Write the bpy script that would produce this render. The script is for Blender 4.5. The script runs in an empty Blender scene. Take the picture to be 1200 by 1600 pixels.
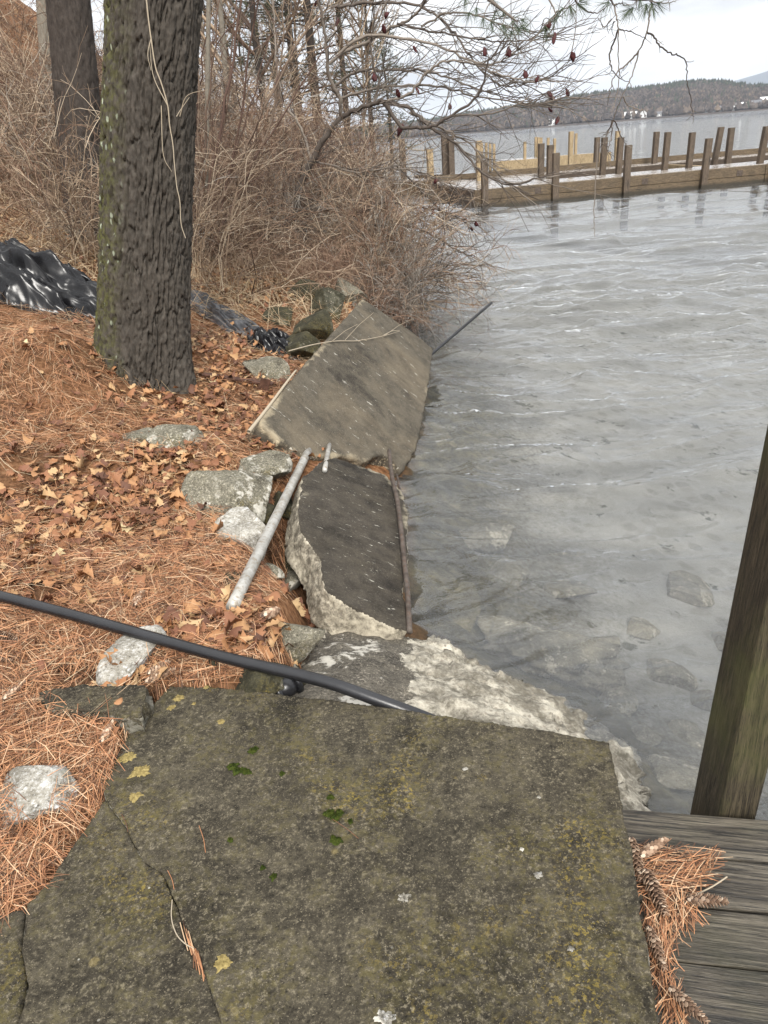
import bpy, bmesh, math, random
import numpy as np
from mathutils import Vector, Matrix

SC = bpy.context.scene
COL = SC.collection
R = math.radians

# ------------------------------------------------------------------ camera
EYE = np.array([0.0, 0.0, 1.55])            # phone held above the foreground slab (z = 0)
FPX, ROLL, PITCH = 1202.0, R(4.6), R(25.8)
_r0 = np.array([1, 0, 0.0]); _f = np.array([0, math.cos(PITCH), -math.sin(PITCH)]); _u0 = np.array([0, math.sin(PITCH), math.cos(PITCH)])
_R = math.cos(ROLL) * _r0 - math.sin(ROLL) * _u0
_U = math.sin(ROLL) * _r0 + math.cos(ROLL) * _u0
cd = bpy.data.cameras.new('camera'); cam = bpy.data.objects.new('camera', cd); COL.objects.link(cam)
cd.sensor_fit = 'HORIZONTAL'; cd.sensor_width = 36.0; cd.lens = FPX / 1200 * 36.0
cd.clip_start = 0.05; cd.clip_end = 20000
m = Matrix.Identity(4)
for i in range(3):
    m[i][0] = _R[i]; m[i][1] = _U[i]; m[i][2] = -_f[i]; m[i][3] = EYE[i]
cam.matrix_world = m
SC.camera = cam

# ------------------------------------------------------------------ sky, sun, exposure
SUN_AZ, SUN_EL = R(172), R(40)
W = bpy.data.worlds.new('World'); SC.world = W; W.use_nodes = True
nt = W.node_tree; nt.nodes.clear()
def wn(t, **k):
    n = nt.nodes.new(t)
    for a, b in k.items(): setattr(n, a, b)
    return n
out = wn('ShaderNodeOutputWorld'); bg = wn('ShaderNodeBackground'); nt.links.new(bg.outputs[0], out.inputs[0])
bg.inputs[1].default_value = 0.1
sky = wn('ShaderNodeTexSky', sky_type='NISHITA', sun_disc=False, sun_elevation=SUN_EL, sun_rotation=SUN_AZ)
tc = wn('ShaderNodeTexCoord'); mp = wn('ShaderNodeMapping'); mp.inputs['Scale'].default_value = (2.6, 2.6, 9.0)
nz = wn('ShaderNodeTexNoise'); nz.inputs['Scale'].default_value = 1.6; nz.inputs['Detail'].default_value = 7; nz.inputs['Roughness'].default_value = .55
nt.links.new(tc.outputs['Generated'], mp.inputs[0]); nt.links.new(mp.outputs[0], nz.inputs['Vector'])
rp = wn('ShaderNodeValToRGB'); rp.color_ramp.elements[0].position = .40; rp.color_ramp.elements[1].position = .60
rp.color_ramp.elements[0].color = (3.3, 3.35, 3.45, 1); rp.color_ramp.elements[1].color = (6.5, 6.5, 6.5, 1)
nt.links.new(nz.outputs[0], rp.inputs[0])
sx = wn('ShaderNodeSeparateXYZ'); nt.links.new(tc.outputs['Generated'], sx.inputs[0])
mr = wn('ShaderNodeMapRange'); mr.inputs['From Min'].default_value = .12; mr.inputs['From Max'].default_value = .9
mr.inputs['To Min'].default_value = 1.0; mr.inputs['To Max'].default_value = 2.1
nt.links.new(sx.outputs['Z'], mr.inputs['Value'])
ml = wn('ShaderNodeMixRGB', blend_type='MULTIPLY'); ml.inputs[0].default_value = 1
nt.links.new(rp.outputs[0], ml.inputs[1]); nt.links.new(mr.outputs[0], ml.inputs[2])
mx = wn('ShaderNodeMixRGB'); mx.inputs[0].default_value = .96
nt.links.new(sky.outputs[0], mx.inputs[1]); nt.links.new(ml.outputs[0], mx.inputs[2]); nt.links.new(mx.outputs[0], bg.inputs[0])
sd = bpy.data.lights.new('sun', 'SUN'); sd.energy = 2.3; sd.angle = R(16); sd.color = (1, .96, .9)
sun = bpy.data.objects.new('sun', sd); COL.objects.link(sun)
sv = Vector((math.sin(SUN_AZ) * math.cos(SUN_EL), math.cos(SUN_AZ) * math.cos(SUN_EL), math.sin(SUN_EL)))
sun.rotation_euler = sv.to_track_quat('Z', 'Y').to_euler()
SC.view_settings.view_transform = 'Standard'; SC.view_settings.look = 'None'
SC.view_settings.exposure = 1.12; SC.view_settings.gamma = 1.0
SC.render.engine = 'CYCLES'
SC.cycles.max_bounces = 6; SC.cycles.transparent_max_bounces = 8; SC.cycles.volume_bounces = 0
SC.cycles.use_denoising = True
SC.cycles.caustics_reflective = False; SC.cycles.caustics_refractive = False

# ------------------------------------------------------------------ sight lines -> points in the place
def ray(x, y):
    d = _f + _R * (x - 600) / FPX + _U * (800 - y) / FPX
    return d / np.linalg.norm(d)
def P(x, y, z):                                # point at height z
    d = ray(x, y); return EYE + d * ((z - EYE[2]) / d[2])
def D(x, y, Y):                                # point at distance Y along the shore
    d = ray(x, y); return EYE + d * (Y / d[1])
def depth(p): return float((np.asarray(p) - EYE) @ _f)
def on_plane(x, y, p0, n):
    d = ray(x, y); return EYE + d * (((p0 - EYE) @ n) / (d @ n))
def plane3(a, b, c):
    n = np.cross(b - a, c - a); n /= np.linalg.norm(n)
    return a, (n if n[2] > 0 else -n)

# ------------------------------------------------------------------ noise in numpy
def _hash(ix, iy, iz, seed):
    h = (ix.astype(np.int64) * 374761393 + iy.astype(np.int64) * 668265263 + iz.astype(np.int64) * 2147483647 + seed * 974711) & 0xffffffff
    h = ((h ^ (h >> 13)) * 1274126177) & 0xffffffff
    h = ((h ^ (h >> 16)) * 2246822519) & 0xffffffff
    return ((h ^ (h >> 15)) & 0xffffff) / float(0xffffff)
def vnoise(p, seed=0):
    p = np.asarray(p, float); i = np.floor(p); f = p - i; f = f * f * (3 - 2 * f); i = i.astype(np.int64)
    r = 0
    for dx in (0, 1):
        for dy in (0, 1):
            for dz in (0, 1):
                w = (f[:, 0] if dx else 1 - f[:, 0]) * (f[:, 1] if dy else 1 - f[:, 1]) * (f[:, 2] if dz else 1 - f[:, 2])
                r = r + w * _hash(i[:, 0] + dx, i[:, 1] + dy, i[:, 2] + dz, seed)
    return r * 2 - 1
def fbm(p, oct=4, seed=0, gain=.5):
    p = np.asarray(p, float); a = 1; s = 0; t = 0
    for k in range(oct):
        s = s + a * vnoise(p * (2.03 ** k) + 17.3 * k, seed + k); t += a; a *= gain
    return s / t
def fbm2(x, y, sc, oct=4, seed=0):
    sh = np.shape(x); x = np.ravel(x); y = np.ravel(y)
    return fbm(np.stack([x * sc, y * sc, np.zeros_like(x) + .5], 1), oct, seed).reshape(sh)
def sstep(a, b, x):
    t = np.clip((x - a) / (b - a), 0, 1); return t * t * (3 - 2 * t)

def worley(p, seed=0):
    """distance to the two nearest cell points and the nearest cell's own random number"""
    p = np.asarray(p, float); i = np.floor(p).astype(np.int64); f1 = np.full(len(p), 9.0); f2 = f1.copy(); idn = np.zeros(len(p))
    for dx in (-1, 0, 1):
        for dy in (-1, 0, 1):
            for dz_ in (-1, 0, 1):
                c = i + [dx, dy, dz_]; q = np.stack([_hash(c[:, 0], c[:, 1], c[:, 2], seed + k) for k in (1, 2, 3)], 1)
                d = np.linalg.norm(c + q - p, axis=1); n = d < f1
                f2 = np.where(n, f1, np.minimum(f2, d)); idn = np.where(n, _hash(c[:, 0], c[:, 1], c[:, 2], seed + 9), idn); f1 = np.where(n, d, f1)
    return f1, f2, idn
# ------------------------------------------------------------------ the lie of the land
WATER = -0.60
_SY = np.array([-60, 0, 1.5, 2.2, 2.6, 3.2, 4.9, 6.0, 8.2, 9.6, 11.7, 14, 18, 24, 30, 40, 60, 90, 150, 400, 6000])
_SX = np.array([1.2, .85, .72, .70, .52, .12, .16, .36, .55, .30, -.05, .5, 1.0, 1.3, 1.2, .6, -2, -8, -20, -70, -400])
def shore(y): return np.interp(y, _SY, _SX)
_GS = np.array([-60, -25, -10, -4, -2, -1, -.35, 0, .25, .5, .85, 1.3, 2.0, 2.6, 3.2, 4.2, 6, 10, 18, 25, 40, 120])
_GZ = np.array([-7, -5, -3, -1.75, -1.3, -1.05, -.82, -.6, -.44, -.22, -.04, .07, .22, .42, .62, 1.0, 1.9, 4.4, 10.6, 15.5, 20, 26])
def ground(x, y):
    x = np.asarray(x, float); y = np.asarray(y, float)
    s = shore(y) - x
    z = np.interp(s, _GS, _GZ)
    near = np.clip((y - 1.1) / 3.0, .08, 1)
    z = np.where(s > .85, (z + .04) * near - .045, z)
    z = z + .30 * np.exp(-(((x + 2.05) / .42) ** 2 + ((y - 5.0) / .5) ** 2))       # needle mound against the big trunk
    z = z - .42 * np.exp(-(((x + .36) / .2) ** 2 + ((y - 3.3) / .45) ** 2))        # washed-out hole beside the middle slab
    land = np.clip(s * 2, 0, 1)
    z = z + land * (.035 * fbm2(x, y, 1.3, 3, 3) + .018 * fbm2(x, y, 6, 3, 5)) + land * np.clip((s - 4) / 6, 0, 1) * .5 * fbm2(x, y, .25, 3, 8)
    z = z + (1 - land) * .07 * fbm2(x, y, 2.2, 4, 11)
    rubble = sstep(-.46, -.26, x) * sstep(3.25, 2.75, y) * sstep(1.6, 1.9, y)
    z = np.where(s > 0, z - rubble * (z + .62), z)
    under = (x > -.82) & (x < .62) & (y < 2.02)
    z = np.where(under, np.minimum(z, -.16), z)                                   # hollow below the foreground slab
    return z
def G(px, py, lo=.6, hi=160):
    d = ray(px, py); t = np.concatenate([np.arange(lo, 14, .02), np.arange(14, hi, .2)])
    q = EYE + d * t[:, None]; z = ground(q[:, 0], q[:, 1])
    k = np.argmax(q[:, 2] < z)
    return q[k] if q[k, 2] < z[k] else q[-1]
def gz(x, y): return float(ground(np.array([x]), np.array([y]))[0])

# ------------------------------------------------------------------ building
def mesh_np(name, V, faces, smooth=True):
    V = np.asarray(V, np.float32); me = bpy.data.meshes.new(name)
    if not isinstance(faces, list): faces = [faces]
    faces = [np.asarray(f, np.int32) for f in faces if len(f)]
    me.vertices.add(len(V)); me.vertices.foreach_set('co', V.ravel())
    tot = np.concatenate([np.full(len(f), f.shape[1], np.int32) for f in faces])
    idx = np.concatenate([f.ravel() for f in faces])
    me.loops.add(len(idx)); me.loops.foreach_set('vertex_index', idx)
    me.polygons.add(len(tot)); st = np.zeros(len(tot), np.int32); st[1:] = np.cumsum(tot)[:-1]
    me.polygons.foreach_set('loop_start', st); me.polygons.foreach_set('loop_total', tot)
    me.polygons.foreach_set('use_smooth', np.full(len(tot), smooth, bool))
    me.update(calc_edges=True); me.validate()
    return me
def tag(o, label=None, cat=None, group=None, kind=None):
    if label: o['label'] = label
    if cat: o['category'] = cat
    if group: o['group'] = group
    if kind: o['kind'] = kind
    return o
def link(name, me, mat, parent=None, origin=None):
    """me holds world coordinates; its origin goes to the thing's base"""
    n = len(me.vertices); co = np.empty(n * 3, np.float32); me.vertices.foreach_get('co', co); co = co.reshape(-1, 3)
    if parent is not None: o0 = np.array(parent_loc[parent.name])
    elif origin is not None: o0 = np.asarray(origin, float)
    else: o0 = np.array([(co[:, 0].min() + co[:, 0].max()) / 2, (co[:, 1].min() + co[:, 1].max()) / 2, co[:, 2].min()])
    me.vertices.foreach_set('co', (co - o0).astype(np.float32).ravel()); me.update()
    o = bpy.data.objects.new(name, me); COL.objects.link(o)
    for q in (mat if isinstance(mat, (list, tuple)) else [mat]): me.materials.append(q)
    if parent is not None: o.parent = parent
    else: o.location = o0
    parent_loc[o.name] = tuple(o0)
    return o
parent_loc = {}
def empty(name, loc, label, cat, group=None):
    o = bpy.data.objects.new(name, None); COL.objects.link(o); o.location = tuple(loc); o.empty_display_size = .2
    parent_loc[o.name] = tuple(loc)
    return tag(o, label, cat, group)
def copy_tree(o, parent=None):
    c = o.copy(); COL.objects.link(c)
    if parent is not None: c.parent = parent
    for ch in list(o.children): copy_tree(ch, c)
    return c
def set_attr(me, name, val):
    a = me.attributes.new(name, 'FLOAT', 'POINT'); a.data.foreach_set('value', np.asarray(val, np.float32))
def get_vn(me):
    n = len(me.vertices); co = np.empty(n * 3, np.float32); me.vertices.foreach_get('co', co)
    no = np.empty(n * 3, np.float32); me.vertices.foreach_get('normal', no)
    return co.reshape(-1, 3).astype(float), no.reshape(-1, 3).astype(float)
def set_co(me, co): me.vertices.foreach_set('co', np.asarray(co, np.float32).ravel()); me.update()

class Tubes:
    def __init__(s): s.V = []; s.F = []; s.n = 0; s.C = []
    def add(s, pts, rad, sides=4, cap=False):
        p = np.asarray(pts, float); n = len(p); rad = np.broadcast_to(np.asarray(rad, float), (n,))
        t = np.gradient(p, axis=0); t /= np.linalg.norm(t, axis=1)[:, None] + 1e-12
        ref = np.eye(3)[np.argmin(np.abs(t.mean(0)))]
        a = np.cross(t, ref); a /= np.linalg.norm(a, axis=1)[:, None] + 1e-12; b = np.cross(t, a)
        ang = np.arange(sides) * 2 * math.pi / sides
        ring = p[:, None] + rad[:, None, None] * (np.cos(ang)[None, :, None] * a[:, None] + np.sin(ang)[None, :, None] * b[:, None])
        i = np.arange(n - 1)[:, None] * sides; j = np.arange(sides)[None]; k = (j + 1) % sides
        F = np.stack([i + j, i + k, i + sides + k, i + sides + j], -1).reshape(-1, 4) + s.n
        s.V.append(ring.reshape(-1, 3)); s.F.append(F)
        if cap:
            c0 = s.n + n * sides
            s.V.append(np.stack([p[0], p[-1]]))
            s.C.append(np.stack([np.full(sides, c0), s.n + k[0], s.n + j[0]], 1))
            o = s.n + (n - 1) * sides
            s.C.append(np.stack([np.full(sides, c0 + 1), o + j[0], o + k[0]], 1)); s.n += 2
        s.n += n * sides
    def mesh(s, name, smooth=True):
        fs = [np.concatenate(s.F)]
        if s.C: fs.append(np.concatenate(s.C))
        return mesh_np(name, np.concatenate(s.V), fs, smooth)
def smooth_path(pts, n):
    pts = np.asarray(pts, float)
    if len(pts) == 2: return pts[0] + (pts[1] - pts[0]) * np.linspace(0, 1, n)[:, None]
    e = np.vstack([2 * pts[0] - pts[1], pts, 2 * pts[-1] - pts[-2]])
    o = []
    for u in np.linspace(0, len(pts) - 1 - 1e-9, n):
        i = int(u); f = u - i; p0, p1, p2, p3 = e[i:i + 4]
        o.append(.5 * (2 * p1 + (p2 - p0) * f + (2 * p0 - 5 * p1 + 4 * p2 - p3) * f * f + (3 * p1 - p0 - 3 * p2 + p3) * f ** 3))
    return np.array(o)
def box_mesh(name, org, ax, size, bev=.004, seg=2):
    """box from corner org along the three axes ax (rows) with lengths size, bevelled"""
    bm = bmesh.new(); bmesh.ops.create_cube(bm, size=1)
    for v in bm.verts:
        q = np.asarray(org, float)
        for k in range(3): q = q + np.asarray(ax[k]) * size[k] * (v.co[k] + .5)
        v.co = Vector(q)
    bmesh.ops.recalc_face_normals(bm, faces=bm.faces)
    if bev: bmesh.ops.bevel(bm, geom=bm.edges[:], offset=bev, segments=seg, affect='EDGES', profile=.6)
    me = bpy.data.meshes.new(name); bm.to_mesh(me); bm.free(); return me
def join_meshes(name, mes):
    bm = bmesh.new()
    for q in mes: bm.from_mesh(q); bpy.data.meshes.remove(q)
    me = bpy.data.meshes.new(name); bm.to_mesh(me); bm.free(); return me

# ------------------------------------------------------------------ materials
class NM:
    def __init__(s, name, rough=.8, spec=.3):
        s.m = bpy.data.materials.new(name); s.m.use_nodes = True; s.t = s.m.node_tree
        s.b = s.t.nodes['Principled BSDF']; s.o = s.t.nodes['Material Output']
        s.b.inputs['Roughness'].default_value = rough; s.b.inputs['Specular IOR Level'].default_value = spec
        s._tc = None; s.hgt = None
    def put(s, sock, v):
        if isinstance(v, bpy.types.NodeSocket): s.t.links.new(v, sock)
        elif isinstance(v, (tuple, list)) and len(v) == 3 and sock.type == 'RGBA': sock.default_value = (*v, 1)
        else: sock.default_value = v
    def n(s, typ, ins=None, out=0, **pr):
        q = s.t.nodes.new(typ)
        for k, v in pr.items(): setattr(q, k, v)
        for k, v in (ins or {}).items(): s.put(q.inputs[k], v)
        return q.outputs[out]
    def co(s, scale=(1, 1, 1), rot=(0, 0, 0), kind='Object'):
        if s._tc is None: s._tc = s.t.nodes.new('ShaderNodeTexCoord')
        return s.n('ShaderNodeMapping', {0: s._tc.outputs[kind], 'Scale': scale, 'Rotation': rot})
    def along(s, deg, scale):                                # rotate first, then stretch
        if s._tc is None: s._tc = s.t.nodes.new('ShaderNodeTexCoord')
        return s.n('ShaderNodeMapping', {0: s._tc.outputs['Object'], 'Scale': tuple(1 / x for x in scale), 'Rotation': (0, 0, R(deg))}, vector_type='TEXTURE')
    def noise(s, scale, detail=4, rough=.55, vec=None, out=0, dist=0):
        return s.n('ShaderNodeTexNoise', {'Vector': vec or s.co(), 'Scale': scale, 'Detail': detail, 'Roughness': rough, 'Distortion': dist}, out)
    def vor(s, scale, out='Distance', vec=None, feature='F1', rnd=1):
        return s.n('ShaderNodeTexVoronoi', {'Vector': vec or s.co(), 'Scale': scale, 'Randomness': rnd}, out, feature=feature)
    def ramp(s, fac, stops, interp='LINEAR'):
        q = s.t.nodes.new('ShaderNodeValToRGB'); e = q.color_ramp.elements; q.color_ramp.interpolation = interp
        while len(e) < len(stops): e.new(.5)
        for i, (p, c) in enumerate(stops):
            e[i].position = p; e[i].color = (*c, 1) if isinstance(c, (tuple, list)) else (c, c, c, 1)
        s.put(q.inputs[0], fac); return q.outputs[0]
    def mix(s, fac, a, b, mode='MIX'):
        q = s.t.nodes.new('ShaderNodeMixRGB'); q.blend_type = mode
        s.put(q.inputs[0], fac); s.put(q.inputs[1], a); s.put(q.inputs[2], b); return q.outputs[0]
    def math(s, op, a, b=0.0, c=0.0, clamp=False):
        q = s.t.nodes.new('ShaderNodeMath'); q.operation = op; q.use_clamp = clamp
        for i, v in enumerate((a, b, c)): s.put(q.inputs[i], v)
        return q.outputs[0]
    def attr(s, name): return s.n('ShaderNodeAttribute', None, 'Fac', attribute_name=name)
    def rnd(s):
        return s.n('ShaderNodeNewGeometry', None, 'Random Per Island')
    def bump(s, h, strength=.5, dist=.01):
        q = s.t.nodes.new('ShaderNodeBump'); s.put(q.inputs['Height'], h); q.inputs['Strength'].default_value = strength; q.inputs['Distance'].default_value = dist
        if s.hgt is not None: s.t.links.new(s.hgt, q.inputs['Normal'])
        s.hgt = q.outputs[0]; s.t.links.new(s.hgt, s.b.inputs['Normal'])
    def col(s, c): s.put(s.b.inputs['Base Color'], c); return s
    def rough(s, c): s.put(s.b.inputs['Roughness'], c); return s

def concrete(name, dark, mid, pale, moss=.0, fresh=((.25, .22, .17), (.5, .46, .38)), speck=1.0, streak=None, lich=0.0, white=0.0, edge=None, grit=1.0, stain=.86, bump=.9, mottle=.85):
    a = NM(name, .92, .2)
    big = a.noise(2.1, 6, .6); med = a.noise(11, 7, .7); fine = a.noise(85, 4, .75); tiny = a.noise(210, 3, .7)
    c = a.ramp(big, [(.36, dark), (.52, mid), (.66, dark)])
    c = a.mix(a.ramp(med, [(.42, 0), (.62, mottle)]), c, pale)
    c = a.mix(a.ramp(a.noise(4.3, 7, .72), [(.53, 0), (.66, .7 * mottle)]), c, tuple(x * .55 for x in dark))
    if streak:
        st = a.noise(2.4, 8, .72, a.co(streak[1], streak[2]), dist=.5)
        c = a.mix(a.ramp(st, [(.48, 0), (.68, .65)]), c, streak[0])
        st2 = a.noise(11, 5, .75, a.co(tuple(x * y for x, y in zip(streak[1], (1, 2.4, 1))), streak[2]))
        c = a.mix(a.ramp(st2, [(.64, 0), (.665, .85)]), c, (.46, .44, .38))
    if edge:
        k = a.math('ADD', a.attr('edge'), a.math('MULTIPLY', a.math('SUBTRACT', med, .5), 1.5))
        c = a.mix(a.ramp(k, [(.62, 0), (.98, .8)]), c, edge)
    # grit: pale sand grains and dark pits the weather has washed out
    c = a.mix(a.math('MULTIPLY', a.ramp(fine, [(.30, .9), (.47, 0)]), grit), c, tuple(x * .30 for x in dark))
    c = a.mix(a.math('MULTIPLY', a.math('MULTIPLY', a.ramp(fine, [(.54, 0), (.66, 1)]), a.ramp(a.noise(7, 5, .7), [(.36, .25), (.62, 1)])), grit), c, tuple(min(.6, x * 2.3) for x in pale))
    c = a.mix(a.math('MULTIPLY', a.ramp(tiny, [(.60, 0), (.68, .75)]), grit), c, tuple(min(.6, x * 2.9) for x in pale))
    if moss:
        mo = a.noise(5.5, 7, .72); mf = a.noise(60, 4, .75)
        mk = a.math('MULTIPLY', a.ramp(mo, [(.46, 0), (.62, 1)]), a.ramp(mf, [(.46, 0), (.56, 1)]))
        c = a.mix(a.math('MULTIPLY', mk, moss), c, (.095, .08, .028))
        ms = a.noise(3.1, 5, .65); mk2 = a.math('MULTIPLY', a.ramp(ms, [(.57, 0), (.68, 1)]), a.ramp(a.noise(95, 3, .7), [(.54, 0), (.6, 1)]))
        c = a.mix(a.math('MULTIPLY', mk2, moss), c, (.25, .185, .04))
    if speck:
        v2 = a.vor(60); vc2 = a.vor(60, 'Color')
        k2 = a.math('MULTIPLY', a.ramp(v2, [(.13, 1), (.2, 0)]), a.ramp(vc2, [(.90, 0), (.93, 1)]))
        c = a.mix(a.math('MULTIPLY', k2, .85 * speck), c, (.42, .40, .34))
    if lich:
        vl = a.vor(11); k = a.math('MULTIPLY', a.ramp(vl, [(.10, 1), (.15, 0)]), a.ramp(a.vor(11, 'Color'), [(.80, 0), (.82, 1)]))
        c = a.mix(a.math('MULTIPLY', a.math('MULTIPLY', k, lich), a.ramp(fine, [(.35, 0), (.5, 1)])), c, (.26, .20, .08))
    if white:
        wn_ = a.noise(4.5, 8, .75, dist=.4)
        c = a.mix(a.ramp(wn_, [(.56, 0), (.6, white)]), c, (.6, .57, .5))
    fn = a.noise(30, 7, .75); fl = a.noise(5, 8, .75)
    fc = a.ramp(fn, [(.32, tuple(x * .5 for x in fresh[0])), (.46, fresh[0]), (.58, fresh[1]), (.74, tuple(min(.75, x * 1.4) for x in fresh[1]))])
    fc = a.mix(a.ramp(fl, [(.38, .85), (.52, 0)]), fc, fresh[0]); fc = a.mix(a.ramp(fl, [(.47, 0), (.64, .85)]), fc, tuple(min(.66, x * (1.75 if white else 1.3)) for x in fresh[1]))
    vg = a.vor(48); vgc = a.vor(48, 'Color'); fc = a.mix(a.math('MULTIPLY', a.ramp(vg, [(.22, .9), (.34, 0)]), a.ramp(vgc, [(.5, 0), (.55, 1)])), fc, a.mix(vgc, (.07, .065, .06), (.32, .28, .22)))
    w = a.attr('wear'); w = a.math('ADD', w, a.math('MULTIPLY', a.math('SUBTRACT', a.noise(20, 6, .75), .5), 1.3))
    c = a.mix(a.ramp(w, [(.44, 0), (.52, 1)]), c, fc)
    zz = a.n('ShaderNodeSeparateXYZ', {0: a.n('ShaderNodeNewGeometry', None, 'Position')}, 'Z')     # algae and wet stain below the waterline
    k = a.math('ADD', a.math('MULTIPLY', a.math('SUBTRACT', -.535, zz), 9), a.math('MULTIPLY', a.math('SUBTRACT', med, .5), 1.2))
    c = a.mix(a.ramp(k, [(0, 0), (.7, stain)]), c, a.ramp(a.noise(6, 5, .65), [(.3, (.022, .020, .009)), (.55, (.07, .058, .026)), (.75, (.17, .145, .08))]))
    a.col(c)
    h = a.math('ADD', a.math('MULTIPLY', fine, .8), a.math('MULTIPLY', med, 1.0)); h = a.math('ADD', h, a.math('MULTIPLY', tiny, .4))
    a.bump(h, bump, .007)
    return a.m
def wood(name, c1, c2, c3, axis_scale, rough=.75, spec=.3, bump=.4, green=0.0, deg=None):
    a = NM(name, rough, spec)
    av = a.co(axis_scale) if deg is None else a.along(deg, axis_scale)
    g = a.noise(9, 5, .6, av, dist=.6); g2 = a.noise(30, 4, .75, av)
    c = a.ramp(g, [(.3, c1), (.5, c2), (.72, c3)])
    c = a.mix(a.ramp(g2, [(.42, .85), (.47, 0)]), c, tuple(x * .3 for x in c1)); c = a.mix(a.ramp(g2, [(.58, 0), (.62, .4)]), c, tuple(min(.6, x * 1.3) for x in c3))
    kn = a.noise(3, 4, .6)
    c = a.mix(a.ramp(kn, [(.5, 0), (.75, .5)]), c, tuple(x * .5 for x in c1))
    kv = a.vor(1.0, 'Distance', a.along(deg or 0, (2.2, 7, 7)) if deg is not None else a.co(tuple(min(x, 3.0) * 1.6 for x in axis_scale))); c = a.mix(a.ramp(kv, [(.06, .9), (.11, 0)]), c, tuple(x * .35 for x in c1)); 
    zz = a.n('ShaderNodeSeparateXYZ', {0: a.n('ShaderNodeNewGeometry', None, 'Position')}, 'Z'); c = a.mix(a.ramp(a.math('ADD', a.math('MULTIPLY', a.math('SUBTRACT', -.46, zz), 8), a.math('MULTIPLY', kn, .5)), [(.2, 0), (.8, .8)]), c, (.018, .016, .010))
    if green: c = a.mix(a.math('MULTIPLY', a.ramp(a.noise(4, 5, .6), [(.48, 0), (.66, 1)]), green), c, (.10, .11, .03))
    a.col(c); a.bump(a.math('ADD', g2, a.math('MULTIPLY', g, .6)), bump, .006)
    return a.m
def island(name, stops, rough=.8, spec=.2, noise_amt=.0, sheen=None):
    a = NM(name, rough, spec); c = a.ramp(a.rnd(), stops)
    if noise_amt: c = a.mix(a.math('MULTIPLY', a.noise(60, 3, .6), noise_amt), c, (.10, .05, .025))
    return a.col(c).m
def plain(name, c1, c2, scale=8, rough=.6, spec=.4, metal=0, bump=.0, bscale=60, rust=None):
    a = NM(name, rough, spec); a.b.inputs['Metallic'].default_value = metal
    c = a.ramp(a.noise(scale, 6, .6), [(.35, c1), (.65, c2)])
    if rust: c = a.mix(a.ramp(a.noise(scale * 2.7, 6, .7), [(.5, 0), (.62, .85)]), c, rust)
    a.col(c)
    if bump: a.bump(a.noise(bscale, 5, .6), bump, .004)
    return a.m

M = {}
M['slab'] = concrete('mossy_concrete', (.0245, .021, .0147), (.0455, .039, .0275), (.083, .0715, .0495), moss=.58, lich=.35, speck=.75, fresh=((.085, .08, .06), (.17, .16, .13)))
M['slab_dark'] = concrete('weathered_concrete', (.015, .0128, .0102), (.040, .0342, .027), (.088, .076, .06), moss=.05, grit=.28, bump=.5, mottle=.4, edge=(.34, .30, .22), streak=((.062, .052, .038), (1.0, 2.0, 1.5), (0, 0, R(28))), fresh=((.12, .105, .08), (.40, .36, .28)))
M['slab_far'] = concrete('stained_concrete', (.030, .026, .0205), (.072, .062, .047), (.155, .136, .104), moss=.05, grit=.22, bump=.4, mottle=.3, edge=(.34, .285, .195), streak=((.15, .122, .084), (.5, .9, .7), (0, 0, R(20))), fresh=((.15, .12, .08), (.38, .32, .22)))
M['rubble'] = concrete('broken_concrete', (.045, .040, .033), (.085, .076, .062), (.14, .125, .10), white=.7, moss=.08, fresh=((.15, .135, .105), (.33, .305, .25)))
M['rock_grey'] = concrete('grey_rock', (.065, .058, .042), (.13, .12, .09), (.2, .185, .145), moss=.45, speck=.2, fresh=((.2, .19, .15), (.4, .38, .33)))
M['rock_white'] = concrete('pale_rock', (.13, .118, .095), (.28, .26, .215), (.44, .42, .37), white=.8, moss=.1, fresh=((.25, .24, .2), (.6, .58, .54)))
M['rock_moss'] = concrete('mossy_rock', (.016, .015, .010), (.032, .030, .018), (.055, .05, .032), moss=.5, white=.0, grit=.5, fresh=((.04, .038, .026), (.09, .085, .06)))
M['rock_wet'] = concrete('wet_rock', (.12, .1, .055), (.24, .2, .12), (.4, .36, .24), moss=.3, fresh=((.2, .17, .1), (.5, .46, .34)))

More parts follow.
